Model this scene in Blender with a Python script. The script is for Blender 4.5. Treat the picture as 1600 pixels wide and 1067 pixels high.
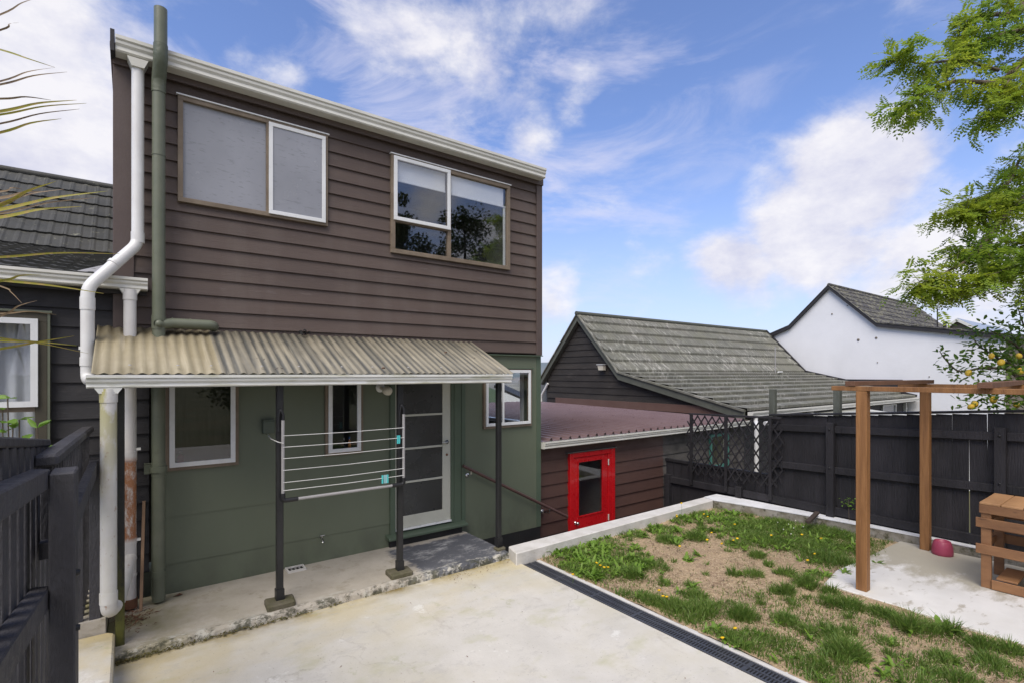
import bpy, math, random
import numpy as np
from mathutils import Vector, Matrix
R = math.radians
for o in list(bpy.data.objects): bpy.data.objects.remove(o)
S = bpy.context.scene
COL = S.collection

# ------------------------------------------------------------------ camera
CAMZ = 2.11
YAW = math.atan2(.598, .8015)
FW = (math.sin(YAW), math.cos(YAW)); RT = (math.cos(YAW), -math.sin(YAW))
cd = bpy.data.cameras.new('camera'); cam = bpy.data.objects.new('camera', cd); COL.objects.link(cam)
cam.location = (0, 0, CAMZ); cam.rotation_euler = (R(90), 0, -YAW)
cd.sensor_width = 36; cd.lens = 18; cd.shift_y = 49.5/1600
cd.clip_start = .05; cd.clip_end = 9000
S.camera = cam
S.render.resolution_x = 1024; S.render.resolution_y = 682
S.view_settings.view_transform = 'Standard'; S.view_settings.look = 'None'
S.view_settings.gamma = 1; S.view_settings.use_curve_mapping = False
S.view_settings.exposure = 0.85

# ------------------------------------------------------------------ world
W = bpy.data.worlds.new('World'); S.world = W; W.use_nodes = True
nt = W.node_tree; nt.nodes.clear()
SUN_EL, SUN_AZ = 54, 236        # azimuth clockwise from +Y
def wn(t, **k):
    n = nt.nodes.new(t)
    for a, b in k.items(): setattr(n, a, b)
    return n
def wmath(op, a, b=None, c=None):
    n = wn('ShaderNodeMath', operation=op)
    for i, v in enumerate((a, b, c)):
        if v is None: continue
        if isinstance(v, (int, float)): n.inputs[i].default_value = v
        else: nt.links.new(v, n.inputs[i])
    return n.outputs[0]
sky = wn('ShaderNodeTexSky', sky_type='NISHITA', sun_disc=False)
sky.sun_elevation = R(SUN_EL); sky.sun_rotation = R(SUN_AZ); sky.air_density = 1.0; sky.dust_density = .6; sky.ozone_density = 2.2
tc = wn('ShaderNodeTexCoord')
mp = wn('ShaderNodeMapping'); nt.links.new(tc.outputs['Generated'], mp.inputs['Vector']); mp.inputs['Scale'].default_value = (1, 1, 1.7)
nz = wn('ShaderNodeTexNoise'); nz.inputs['Scale'].default_value = 3.6; nz.inputs['Detail'].default_value = 9; nz.inputs['Roughness'].default_value = .58
nz.inputs['Distortion'].default_value = .25
nt.links.new(mp.outputs[0], nz.inputs['Vector'])
nz2 = wn('ShaderNodeTexNoise'); nz2.inputs['Scale'].default_value = 7; nz2.inputs['Detail'].default_value = 9; nz2.inputs['Roughness'].default_value = .62
nt.links.new(mp.outputs[0], nz2.inputs['Vector'])
# cloud banks: direction, angular size (deg), weight
def pdir(x, y):
    s = (x-800)/800; v = Vector((FW[0]+RT[0]*s, FW[1]+RT[1]*s, (583-y)/800)); return v.normalized()
banks = [((1330, 285), 7, .72), ((1260, 360), 7.5, .68), ((1150, 420), 6, .62), ((1405, 250), 4, .58), ((1220, 300), 4, .45), ((80, 160), 13, .50), ((20, 250), 12, .58), ((140, 240), 8, .5), ((430, 130), 7, .34),
         ((610, 80), 5, .27), ((760, 120), 5, .27), ((900, 145), 4, .30), ((830, 150), 4, .28), ((700, 205), 4, .40), ((820, 225), 4, .38), ((900, 0), 5, .30), ((970, 350), 8, .20), ((1000, 460), 9, .32), ((1110, 230), 7, .22),
         ((1450, 420), 12, .36), ((860, 470), 6, .35), ((640, 40), 8, .34), ((1560, 480), 12, .35),((-500,-300),30,.35), ((2400, 0), 30, .3)]
acc = None
sep = tc.outputs['Generated']
for (p, sz, w) in banks:
    d = pdir(*p)
    vm = wn('ShaderNodeVectorMath', operation='DISTANCE'); nt.links.new(sep, vm.inputs[0]); vm.inputs[1].default_value = d
    r = math.radians(sz)
    g = wmath('MULTIPLY', vm.outputs['Value'], vm.outputs['Value'])
    g = wmath('DIVIDE', g, -2*r*r*.5)
    g = wmath('EXPONENT', g)
    g = wmath('MULTIPLY', g, w)
    acc = g if acc is None else wmath('MAXIMUM', acc, g)
sepn = wn('ShaderNodeSeparateXYZ'); nt.links.new(sep, sepn.inputs[0])
bk = wn('ShaderNodeMapRange', interpolation_type='SMOOTHSTEP'); nt.links.new(sepn.outputs['Y'], bk.inputs['Value'])
bk.inputs['From Min'].default_value = .15; bk.inputs['From Max'].default_value = -.35; bk.inputs['To Max'].default_value = .42
acc = wmath('MAXIMUM', acc, bk.outputs[0])
val = wmath('ADD', nz.outputs['Fac'], acc)
det = wmath('MULTIPLY', wmath('SUBTRACT', nz2.outputs['Fac'], .5), .45)
val = wmath('ADD', val, det)
ramp = wn('ShaderNodeMapRange', interpolation_type='SMOOTHSTEP'); nt.links.new(val, ramp.inputs['Value'])
ramp.inputs['From Min'].default_value = .70; ramp.inputs['From Max'].default_value = 1.02
# cloud colour: white tops, mauve-grey thick bases
cshade = wn('ShaderNodeMapRange'); nt.links.new(nz2.outputs['Fac'], cshade.inputs['Value'])
cshade.inputs['From Min'].default_value = .35; cshade.inputs['From Max'].default_value = .62
cc = wn('ShaderNodeMix', data_type='RGBA'); nt.links.new(cshade.outputs[0], cc.inputs['Factor'])
cc.inputs['A'].default_value = (3.7, 3.75, 4.6, 1); cc.inputs['B'].default_value = (5.3, 5.2, 5.4, 1)
tint = wn('ShaderNodeMix', data_type='RGBA', blend_type='MULTIPLY'); tint.inputs['Factor'].default_value = 1
nt.links.new(sky.outputs[0], tint.inputs['A']); tint.inputs['B'].default_value = (.98, .98, 1.19, 1)
hz = wn('ShaderNodeMapRange', interpolation_type='SMOOTHSTEP'); nt.links.new(sepn.outputs['Z'], hz.inputs['Value'])
hz.inputs['From Min'].default_value = .42; hz.inputs['From Max'].default_value = .0; hz.inputs['To Max'].default_value = .62
mx2 = wn('ShaderNodeMix', data_type='RGBA'); nt.links.new(hz.outputs[0], mx2.inputs['Factor'])
nt.links.new(tint.outputs['Result'], mx2.inputs['A']); mx2.inputs['B'].default_value = (3.0, 3.4, 4.7, 1)
mx = wn('ShaderNodeMix', data_type='RGBA'); nt.links.new(wmath('MULTIPLY', ramp.outputs[0], .95), mx.inputs['Factor'])
mpc = wn('ShaderNodeMapping'); nt.links.new(tc.outputs['Generated'], mpc.inputs['Vector']); mpc.inputs['Scale'].default_value = (1.4, 1.4, 4.2); mpc.inputs['Rotation'].default_value = (.25, -.35, .3)
nz3 = wn('ShaderNodeTexNoise'); nz3.inputs['Scale'].default_value = 2.3; nz3.inputs['Detail'].default_value = 10; nz3.inputs['Roughness'].default_value = .62; nz3.inputs['Distortion'].default_value = .6
nt.links.new(mpc.outputs[0], nz3.inputs['Vector'])
cir = wn('ShaderNodeMapRange', interpolation_type='SMOOTHSTEP'); nt.links.new(nz3.outputs['Fac'], cir.inputs['Value']); cir.inputs['From Min'].default_value = .46; cir.inputs['From Max'].default_value = .72; cir.inputs['To Max'].default_value = .72
dl = pdir(560, 120); dd_ = wn('ShaderNodeVectorMath', operation='DISTANCE'); nt.links.new(sep, dd_.inputs[0]); dd_.inputs[1].default_value = dl
msk = wn('ShaderNodeMapRange', interpolation_type='SMOOTHSTEP'); nt.links.new(dd_.outputs['Value'], msk.inputs['Value']); msk.inputs['From Min'].default_value = .75; msk.inputs['From Max'].default_value = .25; msk.inputs['To Min'].default_value = .30
mx3 = wn('ShaderNodeMix', data_type='RGBA'); nt.links.new(wmath('MULTIPLY', cir.outputs[0], msk.outputs[0]), mx3.inputs['Factor'])
nt.links.new(mx2.outputs['Result'], mx3.inputs['A']); mx3.inputs['B'].default_value = (4.6, 4.5, 5.3, 1)
nt.links.new(mx3.outputs['Result'], mx.inputs['A']); nt.links.new(cc.outputs['Result'], mx.inputs['B'])
bg = wn('ShaderNodeBackground'); bg.inputs['Strength'].default_value = .1
nt.links.new(mx.outputs['Result'], bg.inputs['Color'])
wo = wn('ShaderNodeOutputWorld'); nt.links.new(bg.outputs[0], wo.inputs['Surface'])

sl = bpy.data.lights.new('sun', 'SUN'); sun = bpy.data.objects.new('sun', sl); COL.objects.link(sun)
sl.energy = 2.1; sl.angle = R(42); sl.color = (1, .93, .82)
sd = Vector((math.sin(R(SUN_AZ))*math.cos(R(SUN_EL)), math.cos(R(SUN_AZ))*math.cos(R(SUN_EL)), math.sin(R(SUN_EL))))
sun.rotation_euler = sd.to_track_quat('Z', 'Y').to_euler()

# ------------------------------------------------------------------ pixel rays -> true positions on known planes
def ray(x, y):
    s = (x-800)/800
    return (FW[0]+RT[0]*s, FW[1]+RT[1]*s, (583-y)/800)
def P(x, y, t):
    r = ray(x, y); return Vector((r[0]*t, r[1]*t, CAMZ+r[2]*t))
def onZ(x, y, z=0): return P(x, y, (z-CAMZ)/ray(x, y)[2])

# ------------------------------------------------------------------ materials
def mat(name, c1, c2=None, scale=3, rough=.6, bump=.1, bscale=60, stretch=(1, 1, 1), var=.0, spec=.4, c3=None, s3=20, t3=(.6, .7), metallic=0,
        det=8, ramp=(.35, .65), bstretch=None, extra=None, coat=0):
    m = bpy.data.materials.new(name); m.use_nodes = True
    t = m.node_tree; N = t.nodes; L = t.links
    b = N['Principled BSDF']; b.inputs['Roughness'].default_value = rough; b.inputs['Metallic'].default_value = metallic
    b.inputs['Specular IOR Level'].default_value = spec; b.inputs['Coat Weight'].default_value = coat
    g = N.new('ShaderNodeNewGeometry')
    def noise(sc, st, d=det, r=.6):
        mpn = N.new('ShaderNodeMapping'); mpn.inputs['Scale'].default_value = st; L.new(g.outputs['Position'], mpn.inputs['Vector'])
        n = N.new('ShaderNodeTexNoise'); n.inputs['Scale'].default_value = sc; n.inputs['Detail'].default_value = d; n.inputs['Roughness'].default_value = r
        L.new(mpn.outputs[0], n.inputs['Vector']); return n.outputs['Fac']
    def mr(v, a, c, lo=0, hi=1):
        n = N.new('ShaderNodeMapRange'); L.new(v, n.inputs['Value']); n.inputs['From Min'].default_value = a; n.inputs['From Max'].default_value = c
        n.inputs['To Min'].default_value = lo; n.inputs['To Max'].default_value = hi; return n.outputs[0]
    def mix(f, a, c, bt='MIX'):
        n = N.new('ShaderNodeMix'); n.data_type = 'RGBA'; n.blend_type = bt
        for k, v in (('Factor', f), ('A', a), ('B', c)):
            if isinstance(v, (int, float)): n.inputs[k].default_value = v
            elif isinstance(v, tuple): n.inputs[k].default_value = (*v[:3], 1)
            else: L.new(v, n.inputs[k])
        return n.outputs['Result']
    c2 = c2 or tuple(x*.8 for x in c1)
    col = mix(mr(noise(scale, stretch), *ramp), c1, c2)
    if c3: col = mix(mr(noise(s3, stretch, 6, .7), *t3), col, c3)
    if var:
        oi = N.new('ShaderNodeObjectInfo')
        v = mr(oi.outputs['Random'], 0, 1, 1-var, 1+var)
        cr = N.new('ShaderNodeCombineColor'); [L.new(v, cr.inputs[i]) for i in range(3)]
        col = mix(1.0, col, cr.outputs[0], 'MULTIPLY')
    if extra: col = extra(N, L, g, col, noise, mr, mix, b)
    L.new(col, b.inputs['Base Color'])
    rn = mr(noise(scale*3, stretch), .3, .7, rough-.08, min(1, rough+.1)); L.new(rn, b.inputs['Roughness'])
    if bump:
        bn = N.new('ShaderNodeBump'); bn.inputs['Strength'].default_value = bump; bn.inputs['Distance'].default_value = .02
        L.new(noise(bscale, bstretch or stretch, 5), bn.inputs['Height']); L.new(bn.outputs[0], b.inputs['Normal'])
    return m

def glass(name, tint=(.96, .97, .97), boost=1.0, base=.01):
    m = bpy.data.materials.new(name); m.use_nodes = True
    t = m.node_tree; N = t.nodes; L = t.links; N.clear()
    tr = N.new('ShaderNodeBsdfTransparent'); tr.inputs[0].default_value = (*tint, 1)
    gl = N.new('ShaderNodeBsdfGlossy'); gl.inputs['Roughness'].default_value = .004
    fr = N.new('ShaderNodeFresnel'); fr.inputs[0].default_value = 1.52
    ma = N.new('ShaderNodeMath'); ma.operation = 'MULTIPLY_ADD'; ma.inputs[1].default_value = boost; ma.inputs[2].default_value = base; ma.use_clamp = True
    gg = N.new('ShaderNodeNewGeometry'); im = N.new('ShaderNodeMapRange'); im.inputs['To Min'].default_value = 1.52; im.inputs['To Max'].default_value = 1/1.52
    L.new(gg.outputs['Backfacing'], im.inputs['Value']); L.new(im.outputs[0], fr.inputs[0])
    L.new(fr.outputs[0], ma.inputs[0])
    ms = N.new('ShaderNodeMixShader'); L.new(ma.outputs[0], ms.inputs[0]); L.new(tr.outputs[0], ms.inputs[1]); L.new(gl.outputs[0], ms.inputs[2])
    o = N.new('ShaderNodeOutputMaterial'); L.new(ms.outputs[0], o.inputs[0]); return m

def leafmat(name, c1, c2, c3=None, sc=3, trans=.35, rough=.45):
    m = bpy.data.materials.new(name); m.use_nodes = True
    t = m.node_tree; N = t.nodes; L = t.links
    b = N['Principled BSDF']; b.inputs['Roughness'].default_value = rough; b.inputs['Specular IOR Level'].default_value = .3
    g = N.new('ShaderNodeNewGeometry')
    def rnd(sc, a, c):
        n = N.new('ShaderNodeTexNoise'); n.inputs['Scale'].default_value = sc; n.inputs['Detail'].default_value = 3; L.new(g.outputs['Position'], n.inputs['Vector'])
        r = N.new('ShaderNodeMapRange'); r.inputs['From Min'].default_value = a; r.inputs['From Max'].default_value = c; L.new(n.outputs['Fac'], r.inputs['Value']); return r.outputs[0]
    def mix(f, a, c):
        n = N.new('ShaderNodeMix'); n.data_type = 'RGBA'; L.new(f, n.inputs['Factor'])
        for k, v in (('A', a), ('B', c)):
            if isinstance(v, tuple): n.inputs[k].default_value = (*v, 1)
            else: L.new(v, n.inputs[k])
        return n.outputs['Result']
    col = mix(rnd(sc, .38, .62), c1, c2)
    col = mix(rnd(sc*9, .45, .75), col, c3 or c2)
    L.new(col, b.inputs['Base Color'])
    tl = N.new('ShaderNodeBsdfTranslucent'); L.new(col, tl.inputs[0])
    ms = N.new('ShaderNodeMixShader'); ms.inputs[0].default_value = trans
    L.new(b.outputs[0], ms.inputs[1]); L.new(tl.outputs[0], ms.inputs[2]); L.new(ms.outputs[0], N['Material Output'].inputs[0])
    return m

def streak_grain(N, L, g, col, noise, mr, mix, b):
    return mix(mr(noise(1.1, (2.5, 1, .35)), .5, .75, 0, .22), col, (.19, .165, .145))
M = {}
def x_below(g, N, L, axis):
    s = N.new('ShaderNodeSeparateXYZ'); L.new(g.outputs['Position'], s.inputs[0]); return s.outputs[axis]
M['brown'] = mat('brown_painted_timber', (.100, .072, .060), (.084, .060, .051), scale=2, rough=.55, bump=.25, bscale=26, stretch=(.5, 1, 3), bstretch=(.25, 1, 9), var=.07,
                 c3=(.15, .12, .11), s3=4, t3=(.60, .82), extra=streak_grain)
M['browntrim'] = mat('brown_trim_paint', (.088, .064, .058), (.10, .075, .066), rough=.5, bump=.1)
def gext(N, L, g, col, noise, mr, mix, b):
    z = x_below(g, N, L, 2)
    f = N.new('ShaderNodeMath'); f.operation = 'MULTIPLY'
    L.new(mr(z, .45, .07), f.inputs[0]); L.new(mr(noise(5, (1, 1, .6)), .4, .65, 0, .55), f.inputs[1])
    return mix(f.outputs[0], col, (.075, .08, .06))
M['green'] = mat('dark_green_painted_sheet', (.115, .134, .092), (.128, .148, .104), scale=1.3, rough=.45, bump=.08, bscale=14, stretch=(1, 1, .4), extra=gext, c3=(.07, .085, .07), s3=6, t3=(.68, .9))
M['greentrim'] = mat('green_trim_paint', (.074, .104, .072), (.085, .115, .08), rough=.42, bump=.06)
M['blackbase'] = mat('black_bitumen_paint', (.014, .015, .016), (.022, .022, .022), rough=.55, bump=.3)
M['white'] = mat('white_painted_metal', (.74, .74, .72), (.66, .66, .63), scale=3, rough=.35, bump=.03)
M['joinery'] = mat('white_aluminium', (.72, .73, .74), (.66, .67, .67), rough=.3, bump=0.02)
M['wood_frame'] = mat('weathered_timber_frame', (.21, .165, .12), (.15, .115, .082), scale=6, rough=.6, stretch=(1, 1, 1), bump=.15, bscale=50)
def gutext(N, L, g, col, noise, mr, mix, b):
    return mix(mr(noise(3, (1, 1, 8)), .52, .72, 0, .75), col, (.36, .35, .20))
M['gutter'] = mat('cream_gutter_with_algae', (.66, .65, .60), (.56, .55, .50), scale=2.2, rough=.4, bump=.05, c3=(.28, .26, .2), s3=15, t3=(.68, .85))
M['gutter_alg'] = mat('white_gutter_with_green_algae', (.72, .72, .70), (.62, .62, .56), scale=1.6, rough=.4, bump=.05, extra=gutext)
M['pipe'] = mat('white_pvc_pipe', (.68, .68, .67), (.60, .59, .58), scale=4, rough=.35, bump=.03, c3=(.42, .40, .36), s3=9, t3=(.66, .85))
def algpipe(N, L, g, col, noise, mr, mix, b):
    z = x_below(g, N, L, 2)
    a = N.new('ShaderNodeMath'); a.operation = 'MULTIPLY'
    L.new(mr(z, 1.2, 2.0, .1, 1), a.inputs[0]); L.new(mr(noise(9, (1, 1, .5)), .46, .56), a.inputs[1])
    col = mix(a.outputs[0], col, (.40, .37, .16))
    return mix(mr(noise(26, (1, 1, .7)), .62, .7, 0, .8), col, (.33, .2, .13))
M['pipe_alg'] = mat('pvc_pipe_with_yellow_algae', (.64, .63, .60), (.57, .55, .53), scale=4, rough=.4, bump=.05, extra=algpipe)
def rustpipe(N, L, g, col, noise, mr, mix, b):
    z = x_below(g, N, L, 2)
    a = N.new('ShaderNodeMath'); a.operation = 'MULTIPLY'; c = N.new('ShaderNodeMath'); c.operation = 'MULTIPLY'
    L.new(mr(z, .66, .70), a.inputs[0]); L.new(mr(z, 1.40, 1.34), a.inputs[1])
    L.new(a.outputs[0], c.inputs[0]); L.new(mr(noise(13, (1, 1, .5), 12, .8), .40, .52), c.inputs[1])
    col = mix(c.outputs[0], col, (.34, .15, .07))
    return mix(mr(noise(11, (1, 1, .3)), .55, .7, 0, .5), col, (.40, .30, .26))
M['pipe_rust'] = mat('pvc_pipe_with_rust_patch', (.62, .61, .59), (.55, .53, .52), scale=4, rough=.45, bump=.08, extra=rustpipe)
M['vent'] = mat('green_painted_pipe', (.115, .13, .092), (.14, .15, .11), scale=5, rough=.45, bump=.05, c3=(.09, .10, .07), s3=8, t3=(.6, .75))
M['vent_dark'] = mat('green_pipe_dark_tape', (.085, .10, .07), (.11, .12, .085), scale=8, rough=.5, bump=.3, bscale=30)
M['dark_wall'] = mat('charcoal_weatherboard', (.026, .025, .028), (.036, .034, .036), scale=3, rough=.6, bump=.25, bscale=30, bstretch=(.3, 1, 8), var=.12, c3=(.055, .05, .05), s3=5, t3=(.62, .85))
M['old_wall'] = mat('weathered_dark_weatherboard', (.022, .019, .017), (.036, .031, .027), scale=2.5, rough=.75, bump=.35, bscale=30, stretch=(1, .5, 2), bstretch=(1, .3, 8), var=.15, c3=(.10, .085, .075), s3=3.5, t3=(.58, .9))
M['leanto_wall'] = mat('red_brown_weatherboard', (.085, .045, .036), (.068, .036, .03), scale=2, rough=.6, bump=.2, bscale=30, bstretch=(.3, 1, 8), var=.08)
M['grey_board'] = mat('bare_grey_weatherboard', (.06, .055, .052), (.11, .1, .09), scale=4, rough=.8, bump=.3, bscale=30, stretch=(1, 1, 2), var=.15)
M['brown_roof'] = mat('brown_corrugated_steel', (.16, .105, .105), (.19, .13, .13), scale=1.5, rough=.32, bump=.02, spec=.6, c3=(.23, .18, .17), s3=5, t3=(.6, .85))
M['flash'] = mat('brown_flashing', (.105, .06, .048), (.12, .072, .058), rough=.5, bump=.03)
M['red'] = mat('bright_red_gloss_paint', (.50, .008, .012), (.44, .006, .01), scale=3, rough=.28, bump=.04, bscale=20, coat=.3)
M['chrome'] = mat('chrome', (.6, .6, .6), (.5, .5, .5), rough=.2, metallic=1, bump=0)
M['tile_l'] = mat('dark_concrete_tile', (.042, .043, .039), (.064, .063, .056), scale=3, rough=.7, bump=.3, bscale=60, var=.18, c3=(.20, .20, .15), s3=9, t3=(.60, .70))
def lichen(N, L, g, col, noise, mr, mix, b):
    mk = N.new('ShaderNodeMath'); mk.operation = 'MULTIPLY'; L.new(mr(noise(7, (1.6, .5, .5), 8, .75), .50, .62, 0, .9), mk.inputs[0]); L.new(mr(noise(.7, (1, 1, 1), 4), .40, .62, .15, 1), mk.inputs[1])
    col = mix(mk.outputs[0], col, (.46, .45, .40))
    col = mix(mr(noise(4, (3, .4, .4), 6, .7), .52, .68, 0, .6), col, (.06, .06, .05))
    return mix(mr(noise(1.3, (1, 1, 1)), .45, .7, 0, .5), col, (.15, .15, .10))
M['tile_r'] = mat('grey_green_roof_tile', (.12, .12, .098), (.155, .15, .125), scale=1.2, rough=.7, bump=.25, bscale=50, var=.06, extra=lichen)
def lichen2(N, L, g, col, noise, mr, mix, b):
    return mix(mr(noise(6.5, (.6, 1.2, 1.2), 10, .8), .49, .60, 0, .85), col, (.24, .23, .16))
M['tile_w'] = mat('lichen_covered_roof_tile', (.045, .043, .045), (.07, .065, .065), scale=2, rough=.8, bump=.3, var=.08, extra=lichen2)
M['barge'] = mat('grey_green_barge_board', (.10, .105, .085), (.075, .08, .065), rough=.6, bump=.1, c3=(.16, .155, .13), s3=9, t3=(.6, .8))
M['black_edge'] = mat('black_edge_trim', (.02, .018, .02), (.03, .028, .03), rough=.6, bump=.1)
def wwall(N, L, g, col, noise, mr, mix, b):
    return mix(mr(noise(.6, (1, 1, .4)), .5, .75, 0, .4), col, (.55, .55, .55))
M['white_wall'] = mat('white_painted_block_wall', (.74, .74, .75), (.69, .69, .70), scale=.8, rough=.7, bump=.15, bscale=14, extra=wwall)
M['blue_roof'] = mat('blue_grey_steel_roof', (.22, .27, .36), (.26, .31, .40), rough=.4, bump=0, spec=.5)
M['taupe'] = mat('taupe_wall', (.2, .17, .14), rough=.8, bump=0)
M['fence'] = mat('black_stained_timber', (.0125, .0115, .0135), (.022, .020, .023), scale=5, rough=.62, bump=.5, bscale=24, stretch=(1, 1, .4), bstretch=(4, 4, .35), var=.3, c3=(.05, .048, .052), s3=8, t3=(.64, .85))
M['fence_l'] = mat('charcoal_stained_timber', (.044, .042, .047), (.064, .062, .068), scale=5, rough=.6, bump=.6, bscale=16, stretch=(1, 1, .4), bstretch=(4, 1, 1.2), var=.12, c3=(.09, .09, .10), s3=9, t3=(.62, .85))
M['post'] = mat('black_steel_post', (.015, .015, .016), (.023, .023, .024), rough=.4, bump=.06, c3=(.07, .07, .065), s3=30, t3=(.68, .8))
def mosspost(N, L, g, col, noise, mr, mix, b):
    z = x_below(g, N, L, 2); a = N.new('ShaderNodeMath'); a.operation = 'MULTIPLY'
    L.new(mr(z, 1.1, .35), a.inputs[0]); L.new(mr(noise(8, (1, 1, .4)), .42, .58), a.inputs[1])
    return mix(a.outputs[0], col, (.10, .10, .02))
M['post_moss'] = mat('black_steel_post_with_moss', (.017, .017, .016), (.026, .026, .024), rough=.55, bump=.3, extra=mosspost)
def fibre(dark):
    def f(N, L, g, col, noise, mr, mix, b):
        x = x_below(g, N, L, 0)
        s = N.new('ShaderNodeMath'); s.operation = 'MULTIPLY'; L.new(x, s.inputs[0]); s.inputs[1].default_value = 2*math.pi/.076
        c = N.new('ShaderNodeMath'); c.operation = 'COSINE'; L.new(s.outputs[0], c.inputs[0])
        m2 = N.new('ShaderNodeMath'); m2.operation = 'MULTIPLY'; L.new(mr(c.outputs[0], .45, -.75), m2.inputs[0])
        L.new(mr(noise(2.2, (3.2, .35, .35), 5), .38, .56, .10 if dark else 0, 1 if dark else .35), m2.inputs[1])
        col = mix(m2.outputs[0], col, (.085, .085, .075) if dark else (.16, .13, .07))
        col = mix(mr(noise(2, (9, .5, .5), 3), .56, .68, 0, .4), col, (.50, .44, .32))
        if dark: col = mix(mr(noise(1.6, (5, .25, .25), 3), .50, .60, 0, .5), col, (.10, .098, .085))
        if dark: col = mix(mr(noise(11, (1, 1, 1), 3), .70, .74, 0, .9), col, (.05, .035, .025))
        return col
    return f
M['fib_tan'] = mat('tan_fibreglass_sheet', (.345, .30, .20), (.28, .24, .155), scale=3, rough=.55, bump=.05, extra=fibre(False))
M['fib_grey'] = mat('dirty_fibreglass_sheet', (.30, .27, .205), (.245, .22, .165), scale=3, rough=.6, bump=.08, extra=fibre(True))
def patioex(N, L, g, col, noise, mr, mix, b):
    y = x_below(g, N, L, 1); x = x_below(g, N, L, 0)
    col = mix(mr(noise(1.0, (1, 1, 1)), .46, .66, 0, .6), col, (.49, .45, .33))
    col = mix(mr(noise(2.3, (1, 1.6, 1)), .56, .72, 0, .6), col, (.41, .40, .24))
    col = mix(mr(noise(1.7, (2, 1, 1), 10, .75), .58, .68, 0, .45), col, (.33, .29, .24))
    col = mix(mr(noise(5, (1, 1, 1), 10, .8), .60, .70, 0, .4), col, (.32, .31, .31))
    a = N.new('ShaderNodeMath'); a.operation = 'MULTIPLY'
    L.new(mr(y, 4.50, 4.68), a.inputs[0]); L.new(mr(noise(3.5, (1, 1, 1)), .34, .62), a.inputs[1])
    col = mix(a.outputs[0], col, (.22, .165, .055))
    a = N.new('ShaderNodeMath'); a.operation = 'MULTIPLY'
    L.new(mr(y, 3.7, 4.70, 0, .6), a.inputs[0]); L.new(mr(noise(1.6, (1, 2, 1)), .42, .62), a.inputs[1])
    col = mix(a.outputs[0], col, (.52, .43, .22))
    a = N.new('ShaderNodeMath'); a.operation = 'MULTIPLY'
    L.new(mr(x, .9, -.1, 0, .8), a.inputs[0]); L.new(mr(noise(2, (1, 1, 1)), .36, .6), a.inputs[1])
    col = mix(a.outputs[0], col, (.50, .41, .22))
    col = mix(mr(noise(3.2, (1, 1.8, 1), 12, .82), .545, .60, 0, .45), col, (.42, .40, .36))
    col = mix(mr(noise(1.35, (1.5, 1, 1), 12, .8), .60, .63, 0, .45), col, (.36, .36, .20))
    col = mix(mr(noise(2.0, (1, 1, 1), 12, .78), .40, .37, 0, .5), col, (.74, .73, .68))
    col = mix(mr(noise(24, (1, 1, 1), 4, .7), .66, .70, 0, .5), col, (.30, .28, .24))
    vo = N.new('ShaderNodeTexVoronoi'); vo.feature = 'DISTANCE_TO_EDGE'; vo.inputs['Scale'].default_value = .45
    mpv = N.new('ShaderNodeVectorMath'); mpv.operation = 'ADD'
    nn = N.new('ShaderNodeTexNoise'); nn.inputs['Scale'].default_value = 3; nn.inputs['Detail'].default_value = 6; L.new(g.outputs['Position'], nn.inputs['Vector'])
    sc_ = N.new('ShaderNodeVectorMath'); sc_.operation = 'SCALE'; sc_.inputs['Scale'].default_value = .5; L.new(nn.outputs['Color'], sc_.inputs[0])
    L.new(g.outputs['Position'], mpv.inputs[0]); L.new(sc_.outputs[0], mpv.inputs[1]); L.new(mpv.outputs[0], vo.inputs['Vector'])
    ck = N.new('ShaderNodeMath'); ck.operation = 'MULTIPLY'; L.new(mr(vo.outputs['Distance'], .0028, .0008), ck.inputs[0]); L.new(mr(noise(1.1, (1, 1, 1)), .48, .60, 0, .45), ck.inputs[1])
    col = mix(ck.outputs[0], col, (.28, .25, .20))
    return mix(mr(noise(60, (1, 1, 1), 2), .68, .74, 0, .7), col, (.12, .10, .07))
M['patio'] = mat('pale_stained_concrete', (.60, .57, .51), (.52, .495, .44), scale=2.2, rough=.75, bump=.12, bscale=30, extra=patioex)
def slabex(N, L, g, col, noise, mr, mix, b):
    x = x_below(g, N, L, 0); y = x_below(g, N, L, 1)
    n = noise(3, (1, 1, 1), 8, .7)
    a = N.new('ShaderNodeMath'); a.operation = 'MULTIPLY_ADD'; L.new(n, a.inputs[0]); a.inputs[1].default_value = .5; L.new(x, a.inputs[2])
    m1 = mr(a.outputs[0], 2.60, 2.68)
    c = N.new('ShaderNodeMath'); c.operation = 'MULTIPLY_ADD'; L.new(noise(6, (1, 1, 1)), c.inputs[0]); c.inputs[1].default_value = -.3; L.new(y, c.inputs[2])
    m2 = mr(c.outputs[0], 5.46, 5.40)
    mm = N.new('ShaderNodeMath'); mm.operation = 'MULTIPLY'; L.new(m1, mm.inputs[0]); L.new(m2, mm.inputs[1])
    dk = mix(mr(noise(3.5, (1, 1.6, 1), 12, .8), .50, .64), (.085, .088, .10), (.33, .33, .33))
    moss = N.new('ShaderNodeMath'); moss.operation = 'MULTIPLY'; L.new(mr(x, .9, -.1), moss.inputs[0]); L.new(mr(noise(3, (1, 1, 1)), .38, .6), moss.inputs[1])
    col = mix(moss.outputs[0], col, (.22, .20, .10))
    e = N.new('ShaderNodeMath'); e.operation = 'MULTIPLY'; L.new(mr(y, 4.83, 4.77), e.inputs[0]); L.new(mr(noise(7, (1, 2, 1), 9, .75), .50, .58), e.inputs[1])
    col = mix(mm.outputs[0], col, dk)
    col = mix(e.outputs[0], col, (.46, .44, .38))
    e = N.new('ShaderNodeMath'); e.operation = 'MULTIPLY'; L.new(mr(y, 4.78, 4.72), e.inputs[0]); L.new(mr(noise(9, (1, 2, 1), 9, .75), .48, .56, 0, .85), e.inputs[1])
    return mix(e.outputs[0], col, (.05, .05, .03))
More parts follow.
